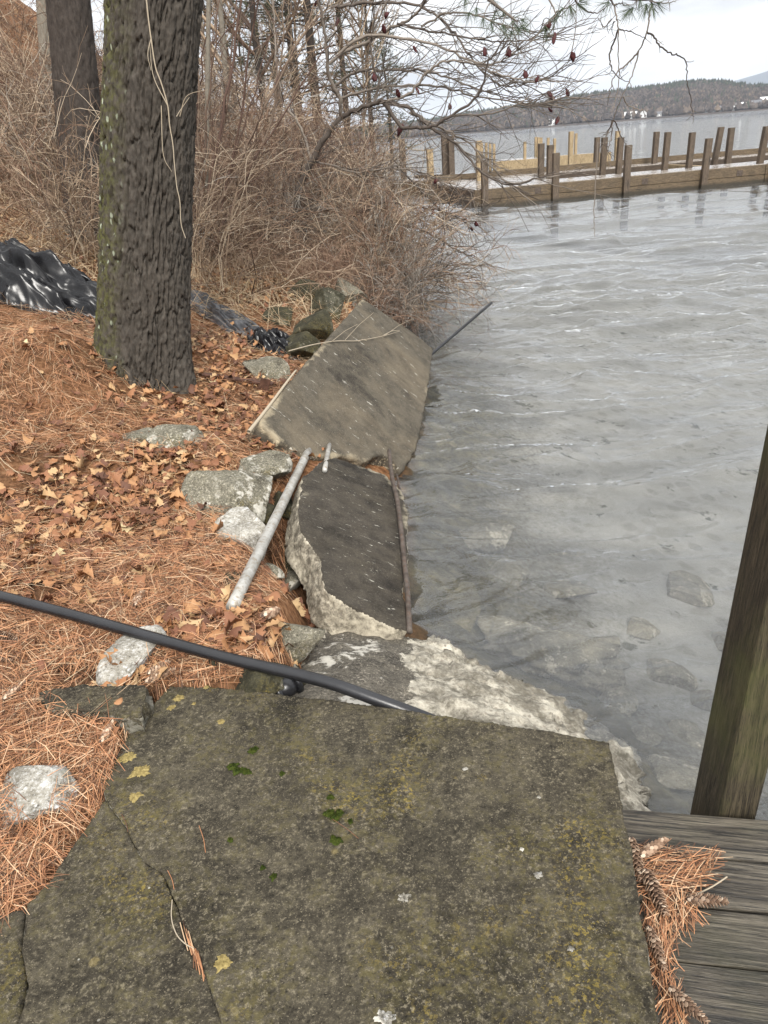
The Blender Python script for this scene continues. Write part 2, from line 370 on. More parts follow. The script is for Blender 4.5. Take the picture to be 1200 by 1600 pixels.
M['stone_pale'] = concrete('pale_lake_stone', (.10, .09, .065), (.19, .175, .135), (.28, .26, .21), moss=.2, stain=.25, grit=.4, fresh=((.2, .18, .13), (.45, .42, .35)))
def ground_mat():
    a = NM('earth', .95, .1)
    big = a.noise(1.2, 5); f = a.noise(30, 5, .7)
    litter = a.ramp(f, [(.3, (.06, .03, .015)), (.45, (.16, .075, .035)), (.6, (.27, .14, .07)), (.75, (.33, .2, .11))])
    soil = a.ramp(f, [(.35, (.03, .02, .013)), (.7, (.11, .06, .035))])
    land = a.mix(a.ramp(big, [(.4, 0), (.62, .8)]), litter, soil)
    pos = a.n('ShaderNodeNewGeometry', None, 'Position'); z = a.n('ShaderNodeSeparateXYZ', {0: pos}, 'Z')
    v = a.vor(5.5, 'Color', a.co((1, 1, 1))); vd = a.vor(5.5, 'Distance')
    sand = a.ramp(a.noise(2.2, 6, .65), [(.3, (.25, .245, .22)), (.5, (.29, .285, .265)), (.65, (.33, .325, .31))])
    sand = a.mix(a.ramp(a.noise(3.4, 7, .72), [(.60, 0), (.635, .92)]), sand, (.03, .034, .016))
    stones = a.ramp(v, [(.2, (.08, .075, .055)), (.5, (.18, .17, .145)), (.9, (.27, .26, .23))])
    bed = a.mix(a.ramp(vd, [(.28, .4), (.4, 0)]), sand, stones)
    shallow = a.math('ADD', a.math('MULTIPLY', a.math('ADD', z, 1.13), 3.0), a.math('MULTIPLY', a.math('SUBTRACT', f, .5), 1.2))       # algae on the rubble along the edge
    bed = a.mix(a.ramp(shallow, [(.0, 0), (.75, .92)]), bed, a.ramp(a.noise(9, 6, .7), [(.3, (.018, .016, .008)), (.52, (.06, .05, .022)), (.75, (.15, .125, .06))]))
    a.col(a.mix(a.ramp(a.math('ADD', z, 1.0), [(.36, 0), (.47, 1)]), bed, land))
    a.bump(a.noise(45, 5, .7), .8, .02)
    return a.m
M['ground'] = ground_mat()

def water_mat():
    a = NM('lake_water'); t = a.t; t.nodes.remove(a.b)
    def nz_(sc, rot, scale, det, dist=.5): return a.n('ShaderNodeTexNoise', {'Vector': a.co(sc, (0, 0, R(rot))), 'Scale': scale, 'Detail': det, 'Roughness': .55, 'Distortion': dist})
    pos = a.n('ShaderNodeSeparateXYZ', {0: a.n('ShaderNodeNewGeometry', None, 'Position')}, 'Y')
    out_ = a.n('ShaderNodeMapRange', {'Value': pos, 'From Min': 16, 'From Max': 60, 'To Min': .0, 'To Max': 1.0})
    h = a.math('MULTIPLY', nz_((1, 2.0, 1), -12, 9, 3), .10)
    h = a.math('ADD', h, a.math('MULTIPLY', a.math('MULTIPLY', nz_((.4, 1.1, 1), 4, .8, 5), out_), 5.5))
    h = a.math('ADD', h, a.math('MULTIPLY', a.math('MULTIPLY', nz_((.8, 1.6, 1), 8, 3, 4), out_), 1.6))
    bp = t.nodes.new('ShaderNodeBump'); bp.inputs['Strength'].default_value = 1; bp.inputs['Distance'].default_value = .05
    t.links.new(h, bp.inputs['Height']); nrm = bp.outputs[0]
    fr = a.n('ShaderNodeFresnel', {'IOR': 1.5, 'Normal': nrm})
    gl = a.n('ShaderNodeBsdfGlossy', {'Color': (.98, .99, 1), 'Roughness': .02, 'Normal': nrm})
    tr = a.n('ShaderNodeBsdfTransparent', {'Color': (.965, .965, .945)})
    df = a.n('ShaderNodeBsdfDiffuse', {'Color': (.42, .43, .425)})
    lp = a.n('ShaderNodeMixShader', {0: .09, 1: tr, 2: df})
    t.links.new(a.n('ShaderNodeMixShader', {0: fr, 1: lp, 2: gl}), a.o.inputs[0])
    return a.m
M['water'] = water_mat()

def bark_mat(name, c1, c2, moss):
    a = NM(name, .9, .25)
    f = a.noise(38, 5, .7, a.co((1, 1, .45))); b = a.noise(4, 4)
    c = a.ramp(f, [(.3, c1), (.7, c2)]); c = a.mix(a.math('MULTIPLY', b, .5), c, tuple(x * 1.5 for x in c1))
    if moss:
        mk = a.attr('moss')
        k = a.math('MULTIPLY', mk, a.ramp(a.noise(24, 5, .7), [(.42, 0), (.62, 1)]))
        c = a.mix(k, c, (.085, .085, .028))
        v = a.vor(26, 'Distance', a.co((1, 1, .55))); vc = a.vor(26, 'Color', a.co((1, 1, .55)))
        k2 = a.math('MULTIPLY', a.math('MULTIPLY', a.ramp(v, [(.2, 1), (.3, 0)]), a.ramp(vc, [(.62, 0), (.64, 1)])), a.math('ADD', mk, .0))
        c = a.mix(k2, c, (.36, .4, .30))
    a.col(c); a.bump(f, .6, .008); return a.m
M['bark'] = bark_mat('furrowed_bark', (.021, .0178, .0143), (.102, .088, .073), 1)
M['bark_far'] = bark_mat('dark_bark', (.024, .0195, .0165), (.075, .062, .053), 0)
M['bark_pale'] = bark_mat('pale_bark', (.12, .105, .085), (.25, .225, .18), 0)
M['branch'] = island('grey_branch', [(0, (.055, .043, .036)), (.5, (.115, .095, .08)), (1, (.21, .18, .15))])
M['stem_red'] = island('brown_stem', [(0, (.06, .035, .028)), (.6, (.12, .075, .058)), (1, (.2, .15, .11))])
M['twig_tan'] = island('tan_twig', [(0, (.062, .041, .030)), (.35, (.185, .128, .088)), (.8, (.36, .27, .185)), (1, (.54, .45, .335))])
M['twig_rust'] = island('rust_twig', [(0, (.075, .043, .031)), (.5, (.21, .128, .088)), (1, (.40, .285, .20))])
M['twig_grey'] = island('grey_twig', [(0, (.06, .05, .043)), (.4, (.16, .135, .112)), (.8, (.30, .265, .22)), (1, (.46, .43, .38))])
M['vine'] = island('pale_vine', [(0, (.26, .21, .15)), (1, (.42, .36, .27))])
M['straw'] = island('dead_grass', [(0, (.2, .13, .07)), (.5, (.38, .28, .17)), (1, (.5, .41, .28))])
M['needle'] = island('fallen_needles', [(0, (.045, .025, .016)), (.22, (.15, .072, .038)), (.5, (.345, .155, .075)), (.78, (.48, .25, .125)), (1, (.54, .40, .26))], .6, .3)
M['leaf'] = island('fallen_leaves', [(0, (.075, .034, .022)), (.25, (.19, .08, .045)), (.55, (.32, .148, .066)), (.8, (.42, .23, .105)), (1, (.52, .37, .20))], .65, .3, .45)
M['leaf_pale'] = island('pale_leaf', [(0, (.5, .38, .2)), (1, (.56, .45, .26))], .6, .3, .2)
M['pine_green'] = island('pine_needles', [(0, (.035, .05, .032)), (.5, (.075, .10, .06)), (1, (.13, .16, .10))], .6)
M['pine_far'] = island('far_pine_foliage', [(0, (.03, .035, .022)), (.5, (.06, .07, .042)), (1, (.10, .105, .065))], .7)
M['fruit'] = plain('dark_red_fruit', (.028, .007, .008), (.075, .016, .016), 40, .7, .3, bump=.8, bscale=120)
M['tarp'] = plain('black_plastic', (.005, .005, .006), (.011, .011, .012), 5, .24, .28, bump=.25, bscale=16)
M['fabric'] = plain('black_fabric', (.016, .016, .018), (.085, .085, .09), 9, .38, .45, bump=.3, bscale=40)
M['poly'] = plain('black_pipe_plastic', (.008, .008, .009), (.016, .016, .018), 6, .34, .5, bump=.12, bscale=90)
M['galv'] = plain('galvanised_steel', (.30, .29, .26), (.46, .45, .42), 14, .5, .5, .35, .3, 70, rust=(.24, .2, .15))
M['rust'] = plain('rusted_steel', (.045, .022, .015), (.12, .06, .04), 25, .85, .3, .2, .8, 80)
M['iron'] = plain('dark_iron', (.05, .04, .033), (.12, .10, .085), 22, .75, .3, .3, .5, 70, rust=(.10, .06, .04))
M['deck'] = wood('weathered_board', (.016, .013, .0095), (.050, .041, .029), (.165, .142, .106), (.22, 5.5, 5.5), .55, .45, 1.0, .08, deg=-13.2)
M['post'] = wood('treated_post', (.024, .018, .012), (.055, .044, .026), (.10, .08, .05), (11, 11, .5), .7, .35, .7, .35)
M['lumber'] = wood('wet_lumber', (.05, .036, .022), (.115, .082, .048), (.18, .132, .08), (.35, 3, 7), .55, .4, .3)
M['lumber_post'] = wood('wet_post_lumber', (.05, .037, .026), (.10, .073, .05), (.15, .11, .075), (7, 7, .4), .6, .4, .3)
M['lumber_new'] = wood('new_lumber', (.22, .16, .09), (.35, .265, .155), (.45, .36, .23), (5, 5, .4), .7, .3, .2)
M['lumber_dark'] = wood('dark_wet_beam', (.035, .025, .018), (.07, .05, .034), (.11, .08, .055), (.35, 3, 7), .5, .4, .3)
def wetdeck():
    a = NM('wet_planks', .16, .6)
    s = a.n('ShaderNodeTexWave', {'Vector': a.co((1, 1, 1)), 'Scale': 2.2, 'Distortion': .3, 'Detail': 2}, 'Fac', bands_direction='X')
    a.col(a.mix(a.ramp(s, [(.0, .6), (.12, 0)]), a.ramp(a.noise(6, 4), [(.3, (.19, .165, .14)), (.7, (.32, .29, .26))]), (.05, .04, .03)))
    a.rough(a.ramp(a.noise(3, 4), [(.35, .1), (.7, .4)])); a.bump(s, .3, .01); return a.m
M['wetdeck'] = wetdeck()
M['lichen'] = plain('ochre_lichen', (.15, .115, .045), (.30, .235, .095), 130, .95, .1, bump=.8, bscale=150)
M['moss'] = plain('green_moss', (.02, .032, .006), (.06, .075, .014), 90, .95, .1, bump=1, bscale=250)
M['cone'] = island('cone_scales', [(0, (.10, .06, .038)), (.45, (.26, .165, .108)), (.8, (.42, .30, .21)), (1, (.62, .50, .38))], .7, .3)
M['cone_core'] = plain('cone_core', (.03, .018, .012), (.06, .035, .025), 40)
M['white_wall'] = plain('white_siding', (.62, .63, .64), (.75, .75, .74), 2, .7)
M['grey_wall'] = plain('grey_siding', (.16, .17, .18), (.25, .26, .27), 2, .7)
M['roof'] = plain('grey_shingle', (.09, .09, .10), (.16, .16, .17), 3, .8)
M['roof_pale'] = plain('pale_roof', (.5, .5, .5), (.65, .65, .64), 3, .6)
M['glass'] = plain('window_glass', (.02, .025, .03), (.05, .06, .07), 3, .1, .6)
M['stonewall'] = plain('grey_masonry', (.22, .22, .21), (.36, .355, .34), 6, .9, .2, bump=.5, bscale=20)
def wood_far():
    a = NM('far_woods', .95, .05)
    c = a.ramp(a.rnd(), [(0, (.032, .027, .026)), (.5, (.062, .052, .048)), (.85, (.10, .083, .072)), (1, (.155, .12, .09))])
    k = a.attr('conifer'); c = a.mix(k, c, a.ramp(a.rnd(), [(0, (.022, .03, .022)), (1, (.055, .068, .045))]))
    return a.col(c).m
M['far_wood'] = wood_far()
M['hill'] = plain('hill_ground', (.05, .042, .038), (.09, .075, .066), .02, .95, .05)
M['mountain'] = plain('mountain_slope', (.025, .042, .055), (.04, .06, .075), .003, .95, .05)  # blue of the distant air partly put into the slope's colour

# ================================================================== THE SETTING
def grid_axis(lo, hi, a, b, d, g):
    """fine step d between a and b, growing by g outside"""
    x = list(np.arange(a, b, d)); s = d
    while x[-1] < hi: s *= g; x.append(x[-1] + s)
    s = d; pre = []
    v = a
    while v > lo: s *= g; v -= s; pre.append(v)
    return np.array(pre[::-1] + x)
def sheet(name, xs, ys, zf):
    X, Y = np.meshgrid(xs, ys); Z = zf(X.ravel(), Y.ravel()).reshape(X.shape)
    V = np.stack([X, Y, Z], -1).reshape(-1, 3); nx, ny = len(xs), len(ys)
    i = (np.arange(ny - 1)[:, None] * nx + np.arange(nx - 1)[None]).ravel()
    return mesh_np(name, V, np.stack([i, i + 1, i + nx + 1, i + nx], 1))
gm = sheet('ground', grid_axis(-300, 2400, -3.4, 1.7, .03, 1.07), grid_axis(-30, 5200, .6, 7.5, .035, 1.05), ground)
tag(link('ground', gm, M['ground'], origin=(0, 0, 0)), kind='structure')

_wr = np.random.default_rng(5)
WV = []
for k in range(22):
    lam = .5 * (3.2 / .5) ** (k / 21)
    WV.append((lam, _wr.normal(math.pi * .5 + .10, .28), _wr.uniform(0, 6.28), .0042 * lam ** .9))
def crests(x, y, lx, ly, seed, rot):
    """long wandering wavelet crests: sharp along the zero lines of a stretched noise"""
    c, s_ = math.cos(rot), math.sin(rot); u = (x * c + y * s_) / lx; v = (-x * s_ + y * c) / ly
    wx = fbm(np.stack([u * .9, v * .4, u * 0 + seed], 1), 2, seed + 1); wy = fbm(np.stack([u * .8, v * .5, u * 0 + seed + 5], 1), 2, seed + 2)
    n = vnoise(np.stack([u + .6 * wx, v + 1.1 * wy, u * 0 + .37 * seed], 1), seed)
    return np.clip(1 - np.abs(n) * 2.0, 0, 1) ** 1.8 + .2 * n
def waves(x, y):
    dist = np.hypot(x, y); z = np.zeros_like(x)
    calm = .85 + .15 * sstep(.3, 3.0, x - shore(y)) * sstep(2, 7, y)
    patch = .95 + .8 * fbm2(x, y, .35, 2, 31)
    for lam, a, ph, amp in WV:
        k = 2 * math.pi / lam
        z += amp * np.sin(k * (x * math.cos(a) + y * math.sin(a)) + ph + .9 * np.sin(x * .9 + ph)) * (1 - sstep(.8 * math.sqrt(551 * lam), 1.5 * math.sqrt(551 * lam), dist))
    f = lambda l: 1 - sstep(.8 * math.sqrt(800 * l), 1.7 * math.sqrt(800 * l), dist)
    z += .016 * f(.10) * crests(x, y, .34, .10, 3, .10) + .034 * f(.16) * crests(x, y, .55, .16, 5, .0) + .050 * f(.28) * crests(x, y, .9, .28, 7, .06) + .066 * f(.7) * crests(x, y, 1.9, .70, 11, .12) + .06 * f(2) * crests(x, y, 5.0, 1.9, 15, .06)
    return WATER + z * calm * patch - .012
wm = sheet('lake', grid_axis(-260, 2300, -.5, 12, .04, 1.04), np.concatenate([grid_axis(-20, 1.0, 1.0, 11.5, .025, 1.05)[:-1], grid_axis(11.5, 5000, 11.5, 27, .05, 1.03)]), waves)
tag(link('lake', wm, M['water'], origin=(0, 0, 0)), kind='structure')

# ---- far shore: hill under bare woods, hazy mountain
def dirv(x, y):
    d = ray(x, y); return math.atan2(d[0], d[1]), math.asin(d[2])
_rd = [dirv(*q) for q in [(1200, 130), (1170, 131), (1130, 125), (1100, 124), (1060, 128), (1000, 135), (950, 141), (900, 148), (860, 157), (800, 165), (750, 173), (675, 186), (600, 195)]][::-1]
_az = np.array([-.6, -.2] + [a for a, e in _rd] + [.6, .9]); _el = np.array([.012, .0125] + [e for a, e in _rd] + [.020, .016])
HD = 1300.0
def hill_z(az, r):
    top = np.interp(az, _az, _el) * (HD + 420) - 7                              # minus tree height
    t = np.clip((r - HD) / 420, 0, 1.6)
    prof = np.where(t < 1, .012 + .988 * t ** .95, 1 - .5 * (t - 1))
    z = np.where(r < HD, -6 + 0 * r, -.6 + top * prof)
    return z + np.where(r > HD + 30, 3.0 * fbm2(r * np.sin(az), r * np.cos(az), .012, 3, 77), .6)
azs = np.linspace(-.62, .9, 300); rs = np.concatenate([[HD - 20, HD - 1, HD + 1], np.linspace(HD + 15, HD + 640, 40)])
A_, R_ = np.meshgrid(azs, rs)
V = np.stack([R_ * np.sin(A_), R_ * np.cos(A_), hill_z(A_.ravel(), R_.ravel()).reshape(A_.shape)], -1).reshape(-1, 3)
i = (np.arange(len(rs) - 1)[:, None] * 300 + np.arange(299)[None]).ravel()
tag(link('hill', mesh_np('hill', V, np.stack([i, i + 1, i + 301, i + 300], 1)), M['hill'], origin=(0, 0, 0)), kind='structure')

azs = np.linspace(-.5, 1.1, 160); rs = np.linspace(6500, 10500, 24); A_, R_ = np.meshgrid(azs, rs)
t = (R_ - 6500) / 4000
pk = 310 * np.exp(-((A_ - .52) / .13) ** 2) + 70 * np.exp(-((A_ - .2) / .2) ** 2) + 60
Z_ = pk * np.sin(np.clip(t, 0, 1) * math.pi) ** .8 + 22 * fbm2(R_ * np.sin(A_), R_ * np.cos(A_), .0016, 4, 3) - 8
V = np.stack([R_ * np.sin(A_), R_ * np.cos(A_), Z_], -1).reshape(-1, 3)
i = (np.arange(23)[:, None] * 160 + np.arange(159)[None]).ravel()
tag(link('mountain', mesh_np('mountain', V, np.stack([i, i + 1, i + 161, i + 160], 1)), M['mountain'], origin=(0, 0, 0)), kind='structure')

def far_woods():
    rng = np.random.default_rng(9); N = 24000
    az = rng.uniform(-.05, .62, N); r = HD + 8 + 540 * rng.random(N) ** 1.1
    x, y = r * np.sin(az), r * np.cos(az); z = hill_z(az, r)
    t = (r - HD) / 420
    con = (rng.random(N) < np.clip((t - .72) * 2.2 + .7 * fbm2(x, y, .012, 3, 4), .03, .7))
    h = np.where(con, rng.uniform(8, 14, N), rng.uniform(6, 11, N)); w = np.where(con, h * rng.uniform(.26, .38, N), h * rng.uniform(.36, .52, N))
    prof = [(0, .35), (.22, 1.0), (.5, .9), (.75, .55), (1.0, .04)]
    cprof = [(0, .3), (.15, 1.0), (.4, .72), (.7, .4), (1.0, .03)]
    K, S = 5, 6; V = np.zeros((N, K, S, 3))
    for k in range(K):
        hz = np.where(con, cprof[k][0], prof[k][0]); rr = np.where(con, cprof[k][1], prof[k][1])
        for s in range(S):
            a = s * 2 * math.pi / S + rng.uniform(-.4, .4, N); q = w * rr * rng.uniform(.6, 1.25, N)
            V[:, k, s, 0] = x + q * np.cos(a); V[:, k, s, 1] = y + q * np.sin(a); V[:, k, s, 2] = z + h * hz * rng.uniform(.88, 1.08, N) + (0 if k else -.5)
    b = np.arange(N)[:, None, None] * K * S + np.arange(K - 1)[None, :, None] * S; j = np.arange(S)[None, None]; k2 = (j + 1) % S
    F = np.stack(np.broadcast_arrays(b + j, b + k2, b + S + k2, b + S + j), -1).reshape(-1, 4)
    me = mesh_np('far_woods', V.reshape(-1, 3), F, False)
    set_attr(me, 'conifer', np.repeat(con.astype(float), K * S))
    tag(link('far_woods', me, M['far_wood'], origin=(0, 0, 0)), 'bare grey-brown woods with dark conifers along the ridge across the lake', 'woods', kind='stuff')
far_woods()

def far_house(px, py, w, h, d, wall, roof, label, cat='house', ridge='x', rh=.55, r=HD + 14):
    az, _ = dirv(px, py); x, y = r * math.sin(az), r * math.cos(az); z = float(hill_z(np.array([az]), np.array([r]))[0]) - .3
    ex = np.array([math.cos(az), -math.sin(az), 0]); ey = np.array([math.sin(az), math.cos(az), 0]); ez = np.array([0, 0, 1.0])
    root = empty('far_house' if cat == 'house' else cat.replace(' ', '_'), (x, y, z), label, cat)
    o = np.array([x, y, z]) - ex * w / 2 - ey * d / 2
    link('wall', box_mesh('wall', o, (ex, ey, ez), (w, d, h), 0), wall, root)
    a, b = (w, d) if ridge == 'x' else (d, w); u, v = (ex, ey) if ridge == 'x' else (ey, ex)
    c = np.array([x, y, z + h + .02]); q = a / 2 + .5; s = b / 2 + .5; rhh = b * rh
    pts = [c - u * q - v * s, c + u * q - v * s, c + u * q + v * s, c - u * q + v * s, c - u * q + ez * rhh, c + u * q + ez * rhh]
    link('roof', mesh_np('roof', pts, [np.array([[0, 1, 5, 4], [2, 3, 4, 5], [0, 3, 2, 1]]), np.array([[0, 4, 3], [1, 2, 5]])], False), roof, root)
    nwin = max(2, int(w / 3.5))
    for k in range(nwin):
        link('window', box_mesh('window', o + ex * (w * (k + .5) / nwin - .6) - ey * .08 + ez * h * .35, (ex, ey, ez), (1.2, .06, h * .38), 0), M['glass'], root)
far_house(985, 186, 17, 4.2, 9, M['white_wall'], M['roof_pale'], 'long low white house on the far shore left of the gabled one')
far_house(1005, 184, 9, 5.5, 11, M['white_wall'], M['roof_pale'], 'white gabled house at the edge of the far shore', ridge='y', rh=.5)
far_house(1030, 181, 7, 3.2, 6, M['white_wall'], M['roof'], 'small white cottage just right of the gabled house across the lake')
far_house(1120, 173, 30, 5.0, 10, M['grey_wall'], M['roof'], 'long dark grey building at the waterline across the lake', rh=.25)
far_house(1148, 169, 12, 3.6, 8, M['white_wall'], M['roof_pale'], 'white boathouse between the dark building and the pale sheds', rh=.3)
far_house(1162, 165, 20, 6, 9, M['white_wall'], M['roof_pale'], 'tall broad white shed among the pale roofs on the far shore', r=HD + 30, rh=.3)
far_house(1180, 163, 15, 5, 8, M['white_wall'], M['roof'], 'white shed with a dark roof on the far shore slope', r=HD + 34)
far_house(1196, 158, 14, 7, 9, M['white_wall'], M['roof_pale'], 'white house highest up the slope at the right edge of the photo', r=HD + 45)
far_house(905, 193, 10, 3.6, 8, M['white_wall'], M['roof'], 'white house with a dark roof behind the hanging twigs across the lake')
far_house(861, 194, 12, 4, 8, M['white_wall'], M['roof_pale'], 'pale house seen through the branch tips on the far shore')

# ---- docks
DECK_Z = -.05
def dock_frame(a, b):
    e = b - a; L = np.linalg.norm(e); e = e / L; nrm = np.array([-e[1], e[0], 0]); return e, nrm, L
UP = np.array([0, 0, 1.0])
def sized_post(root, name, px, base_y, top_y, z, mat, w, y_off=0, down=1.2, lean=0.0, wmul=1.0, Y=None):
    p = P(px, base_y, z) if Y is None else D(px, base_y, Y)
    d = depth(p); h = max(.15, (base_y - top_y) * d / FPX / .93)
    ax = np.array([math.cos(.12), math.sin(.12), 0]); ay = np.array([-ax[1], ax[0], 0]); az_ = np.array([lean, 0, 1.0]); az_ /= np.linalg.norm(az_)
    o = p - ax * w / 2 - ay * w / 2 - az_ * down
    link(name, box_mesh(name, o, (ax, ay, az_), (w, w * wmul, h + down), .006, 1), mat, root)
A0 = P(742, 297, DECK_Z); A1 = P(1200, 256, DECK_Z)
e, nb, L = dock_frame(A0, A1)
dock = empty('wooden_dock', (A0[0], A0[1], WATER), 'long brown timber dock with tall square posts and wet pale decking out in the lake', 'dock')
def beam(name, o, length, hgt, dep, mat, root, e=e, nb=nb, dirn=None):
    link(name, box_mesh(name, o, (e if dirn is None else dirn, nb, UP) if dirn is None else (dirn, np.array([-dirn[1], dirn[0], 0]), UP), (length, dep, hgt), .008, 1), mat, root)
LEN = 19.0
# near finger: fascia, deck
for k in range(4):
    beam('fascia', A0 + e * (k * 4.8) + UP * (-.30), 4.78, .29, .05, M['lumber'], dock)
    beam('fascia', A0 + e * (k * 4.8) + UP * (-.62), 4.78, .31, .05, M['lumber'], dock)
beam('deck_planks', A0 + e * .02 + nb * .052 + UP * -.03, LEN, .04, 1.60, M['wetdeck'], dock)
beam('side_beam', A0 + nb * 1.66 + UP * -.5, LEN, .45, .05, M['lumber_dark'], dock)
# platform at the shore end and back finger
beam('end_platform', A0 + nb * 1.72 + UP * -.03, 3.3, .04, 3.3, M['wetdeck'], dock)
B0 = A0 + nb * 5.05
beam('back_beam', B0 + UP * -.55, LEN, .53, .05, M['lumber_dark'], dock)
beam('back_planks', B0 + nb * .052 + UP * -.03, LEN, .04, 1.1, M['wetdeck'], dock)
beam('back_fascia', B0 + nb * 1.16 + UP * -.55, LEN, .75, .05, M['lumber'], dock)
beam('cross_beam', A0 + e * 8.9 + nb * 1.72 + UP * -.40, .1, .36, 3.3, M['lumber_new'], dock)
beam('platform_side', A0 + e * 3.32 + nb * 1.72 + UP * -.5, .05, .45, 3.3, M['lumber_dark'], dock)
beam('corner_beam', A0 - e * .06 + nb * .0 + UP * -.62, .05, .6, 6.2, M['lumber_dark'], dock)
for px, ty, by in [(977, 227, 312), (1097, 217, 302), (1206, 207, 292), (866, 239, 322), (756, 250, 325)]:             # bolted to the front face, down into the water
    p = P(px, 297 - (px - 742) * 41 / 458, DECK_Z); s = (p - A0) @ e; q = A0 + e * s - nb * .15
    d = depth(q); top = (1.55 + (q[1]) * 0); zt = D(px, ty, q[1])[2]
    link('post', box_mesh('post', q - UP * 1.6 - e * .09, (e, nb, np.array([.03 if px > 1000 else 0, 0, 1.0])), (.2, .145, zt - q[2] + 1.6 - .0), .008, 1), M['lumber_post'], dock)
for px, ty, by in [(966, 224, 272), (941, 224, 273), (1038, 216, 266), (1076, 216, 263), (1187, 207, 256)]:
    sized_post(dock, 'post', px, by, ty, DECK_Z, M['lumber_post'], .17, lean=.02 + .05 * (px > 1100))
for px, ty, by in [(931, 222, 261), (1022, 214, 256), (1117, 207, 250), (1137, 208, 251)]:
    sized_post(dock, 'post', px, by, ty, DECK_Z, M['lumber_post'], .18, lean=.01 + .09 * (px == 1117))
for px, ty, by, mt in [(845, 232, 274, 'lumber_post'), (859, 235, 280, 'lumber_post'), (749, 230, 283, 'lumber_new')]:
    sized_post(dock, 'post', px, by, ty, DECK_Z, M[mt], .19, down=.9)
for s, zz in ((1.9, -.26), (5.4, -.27), (8.6, -.28), (12.2, -.27)):
    link('bracket_plate', box_mesh('bracket_plate', A0 + e * s - nb * .012 + UP * zz, (e, nb, UP), (.2, .012, .16), 0), M['iron'], dock)
# walkway from the bank to the platform
W0 = P(640, 283, DECK_Z); W1 = P(741, 281, DECK_Z)
we, wnb, wl = dock_frame(W0, W1)
wk = empty('dock_walkway', (W0[0], W0[1], WATER), 'dark timber walkway running from the brushy bank out to the dock', 'walkway')
def wbeam(name, o, length, hgt, dep, mat): link(name, box_mesh(name, o, (we, wnb, UP), (length, dep, hgt), .008, 1), mat, wk)
wbeam('fascia', W0 - we * 1.4 + UP * -.58, wl + 1.4, .55, .05, M['lumber'])
wbeam('deck_planks', W0 - we * 1.4 + wnb * .052 + UP * -.03, wl + 1.4, .04, 1.5, M['wetdeck'])
wbeam('back_fascia', W0 - we * 1.4 + wnb * 1.56 + UP * -.5, wl + 1.4, .62, .05, M['lumber_dark'])
for px, ty, by, mt in [(631, 227, 279, 'lumber_post'), (673, 240, 279, 'lumber_new'), (696, 222, 272, 'lumber_post'), (706, 222, 272, 'lumber_post')]:
    sized_post(wk, 'post', px, by, ty, DECK_Z, M[mt], .24, down=.9)
# new, pale dock beyond
N0 = P(775, 253, DECK_Z + .1); N1 = P(955, 240, DECK_Z + .1)
ne, nn_, nl = dock_frame(N0, N1)
nd = empty('new_lumber_dock', (N0[0], N0[1], WATER), 'unfinished dock of fresh yellow lumber with thin pale posts beyond the brown dock', 'dock')
link('fascia', box_mesh('fascia', N0 - UP * .5, (ne, nn_, UP), (nl * .42, .05, .52), .008, 1), M['lumber_new'], nd)
link('fascia', box_mesh('fascia', N0 + ne * nl * .55 - UP * .62, (ne, nn_, UP), (nl * .45, .05, .7), .008, 1), M['lumber_new'], nd)
link('deck_planks', box_mesh('deck_planks', N0 + nn_ * .052 - UP * .04, (ne, nn_, UP), (nl, 3.0, .04), 0), M['wetdeck'], nd)
for px, ty, by in [(837, 219, 246), (841, 220, 248), (845, 220, 246), (856, 220, 246), (866, 221, 245), (899, 214, 243), (820, 226, 250), (753, 228, 252), (760, 228, 252), (766, 229, 252), (772, 229, 252)]:
    sized_post(nd, 'post', px, by, ty, DECK_Z + .06, M['lumber_new'], .13, down=1.0)
for px, ty, by in [(891, 214, 258), (963, 212, 250)]:
    sized_post(nd, 'post', px, by, ty, DECK_Z + .06, M['lumber_new'], .17, down=1.0)

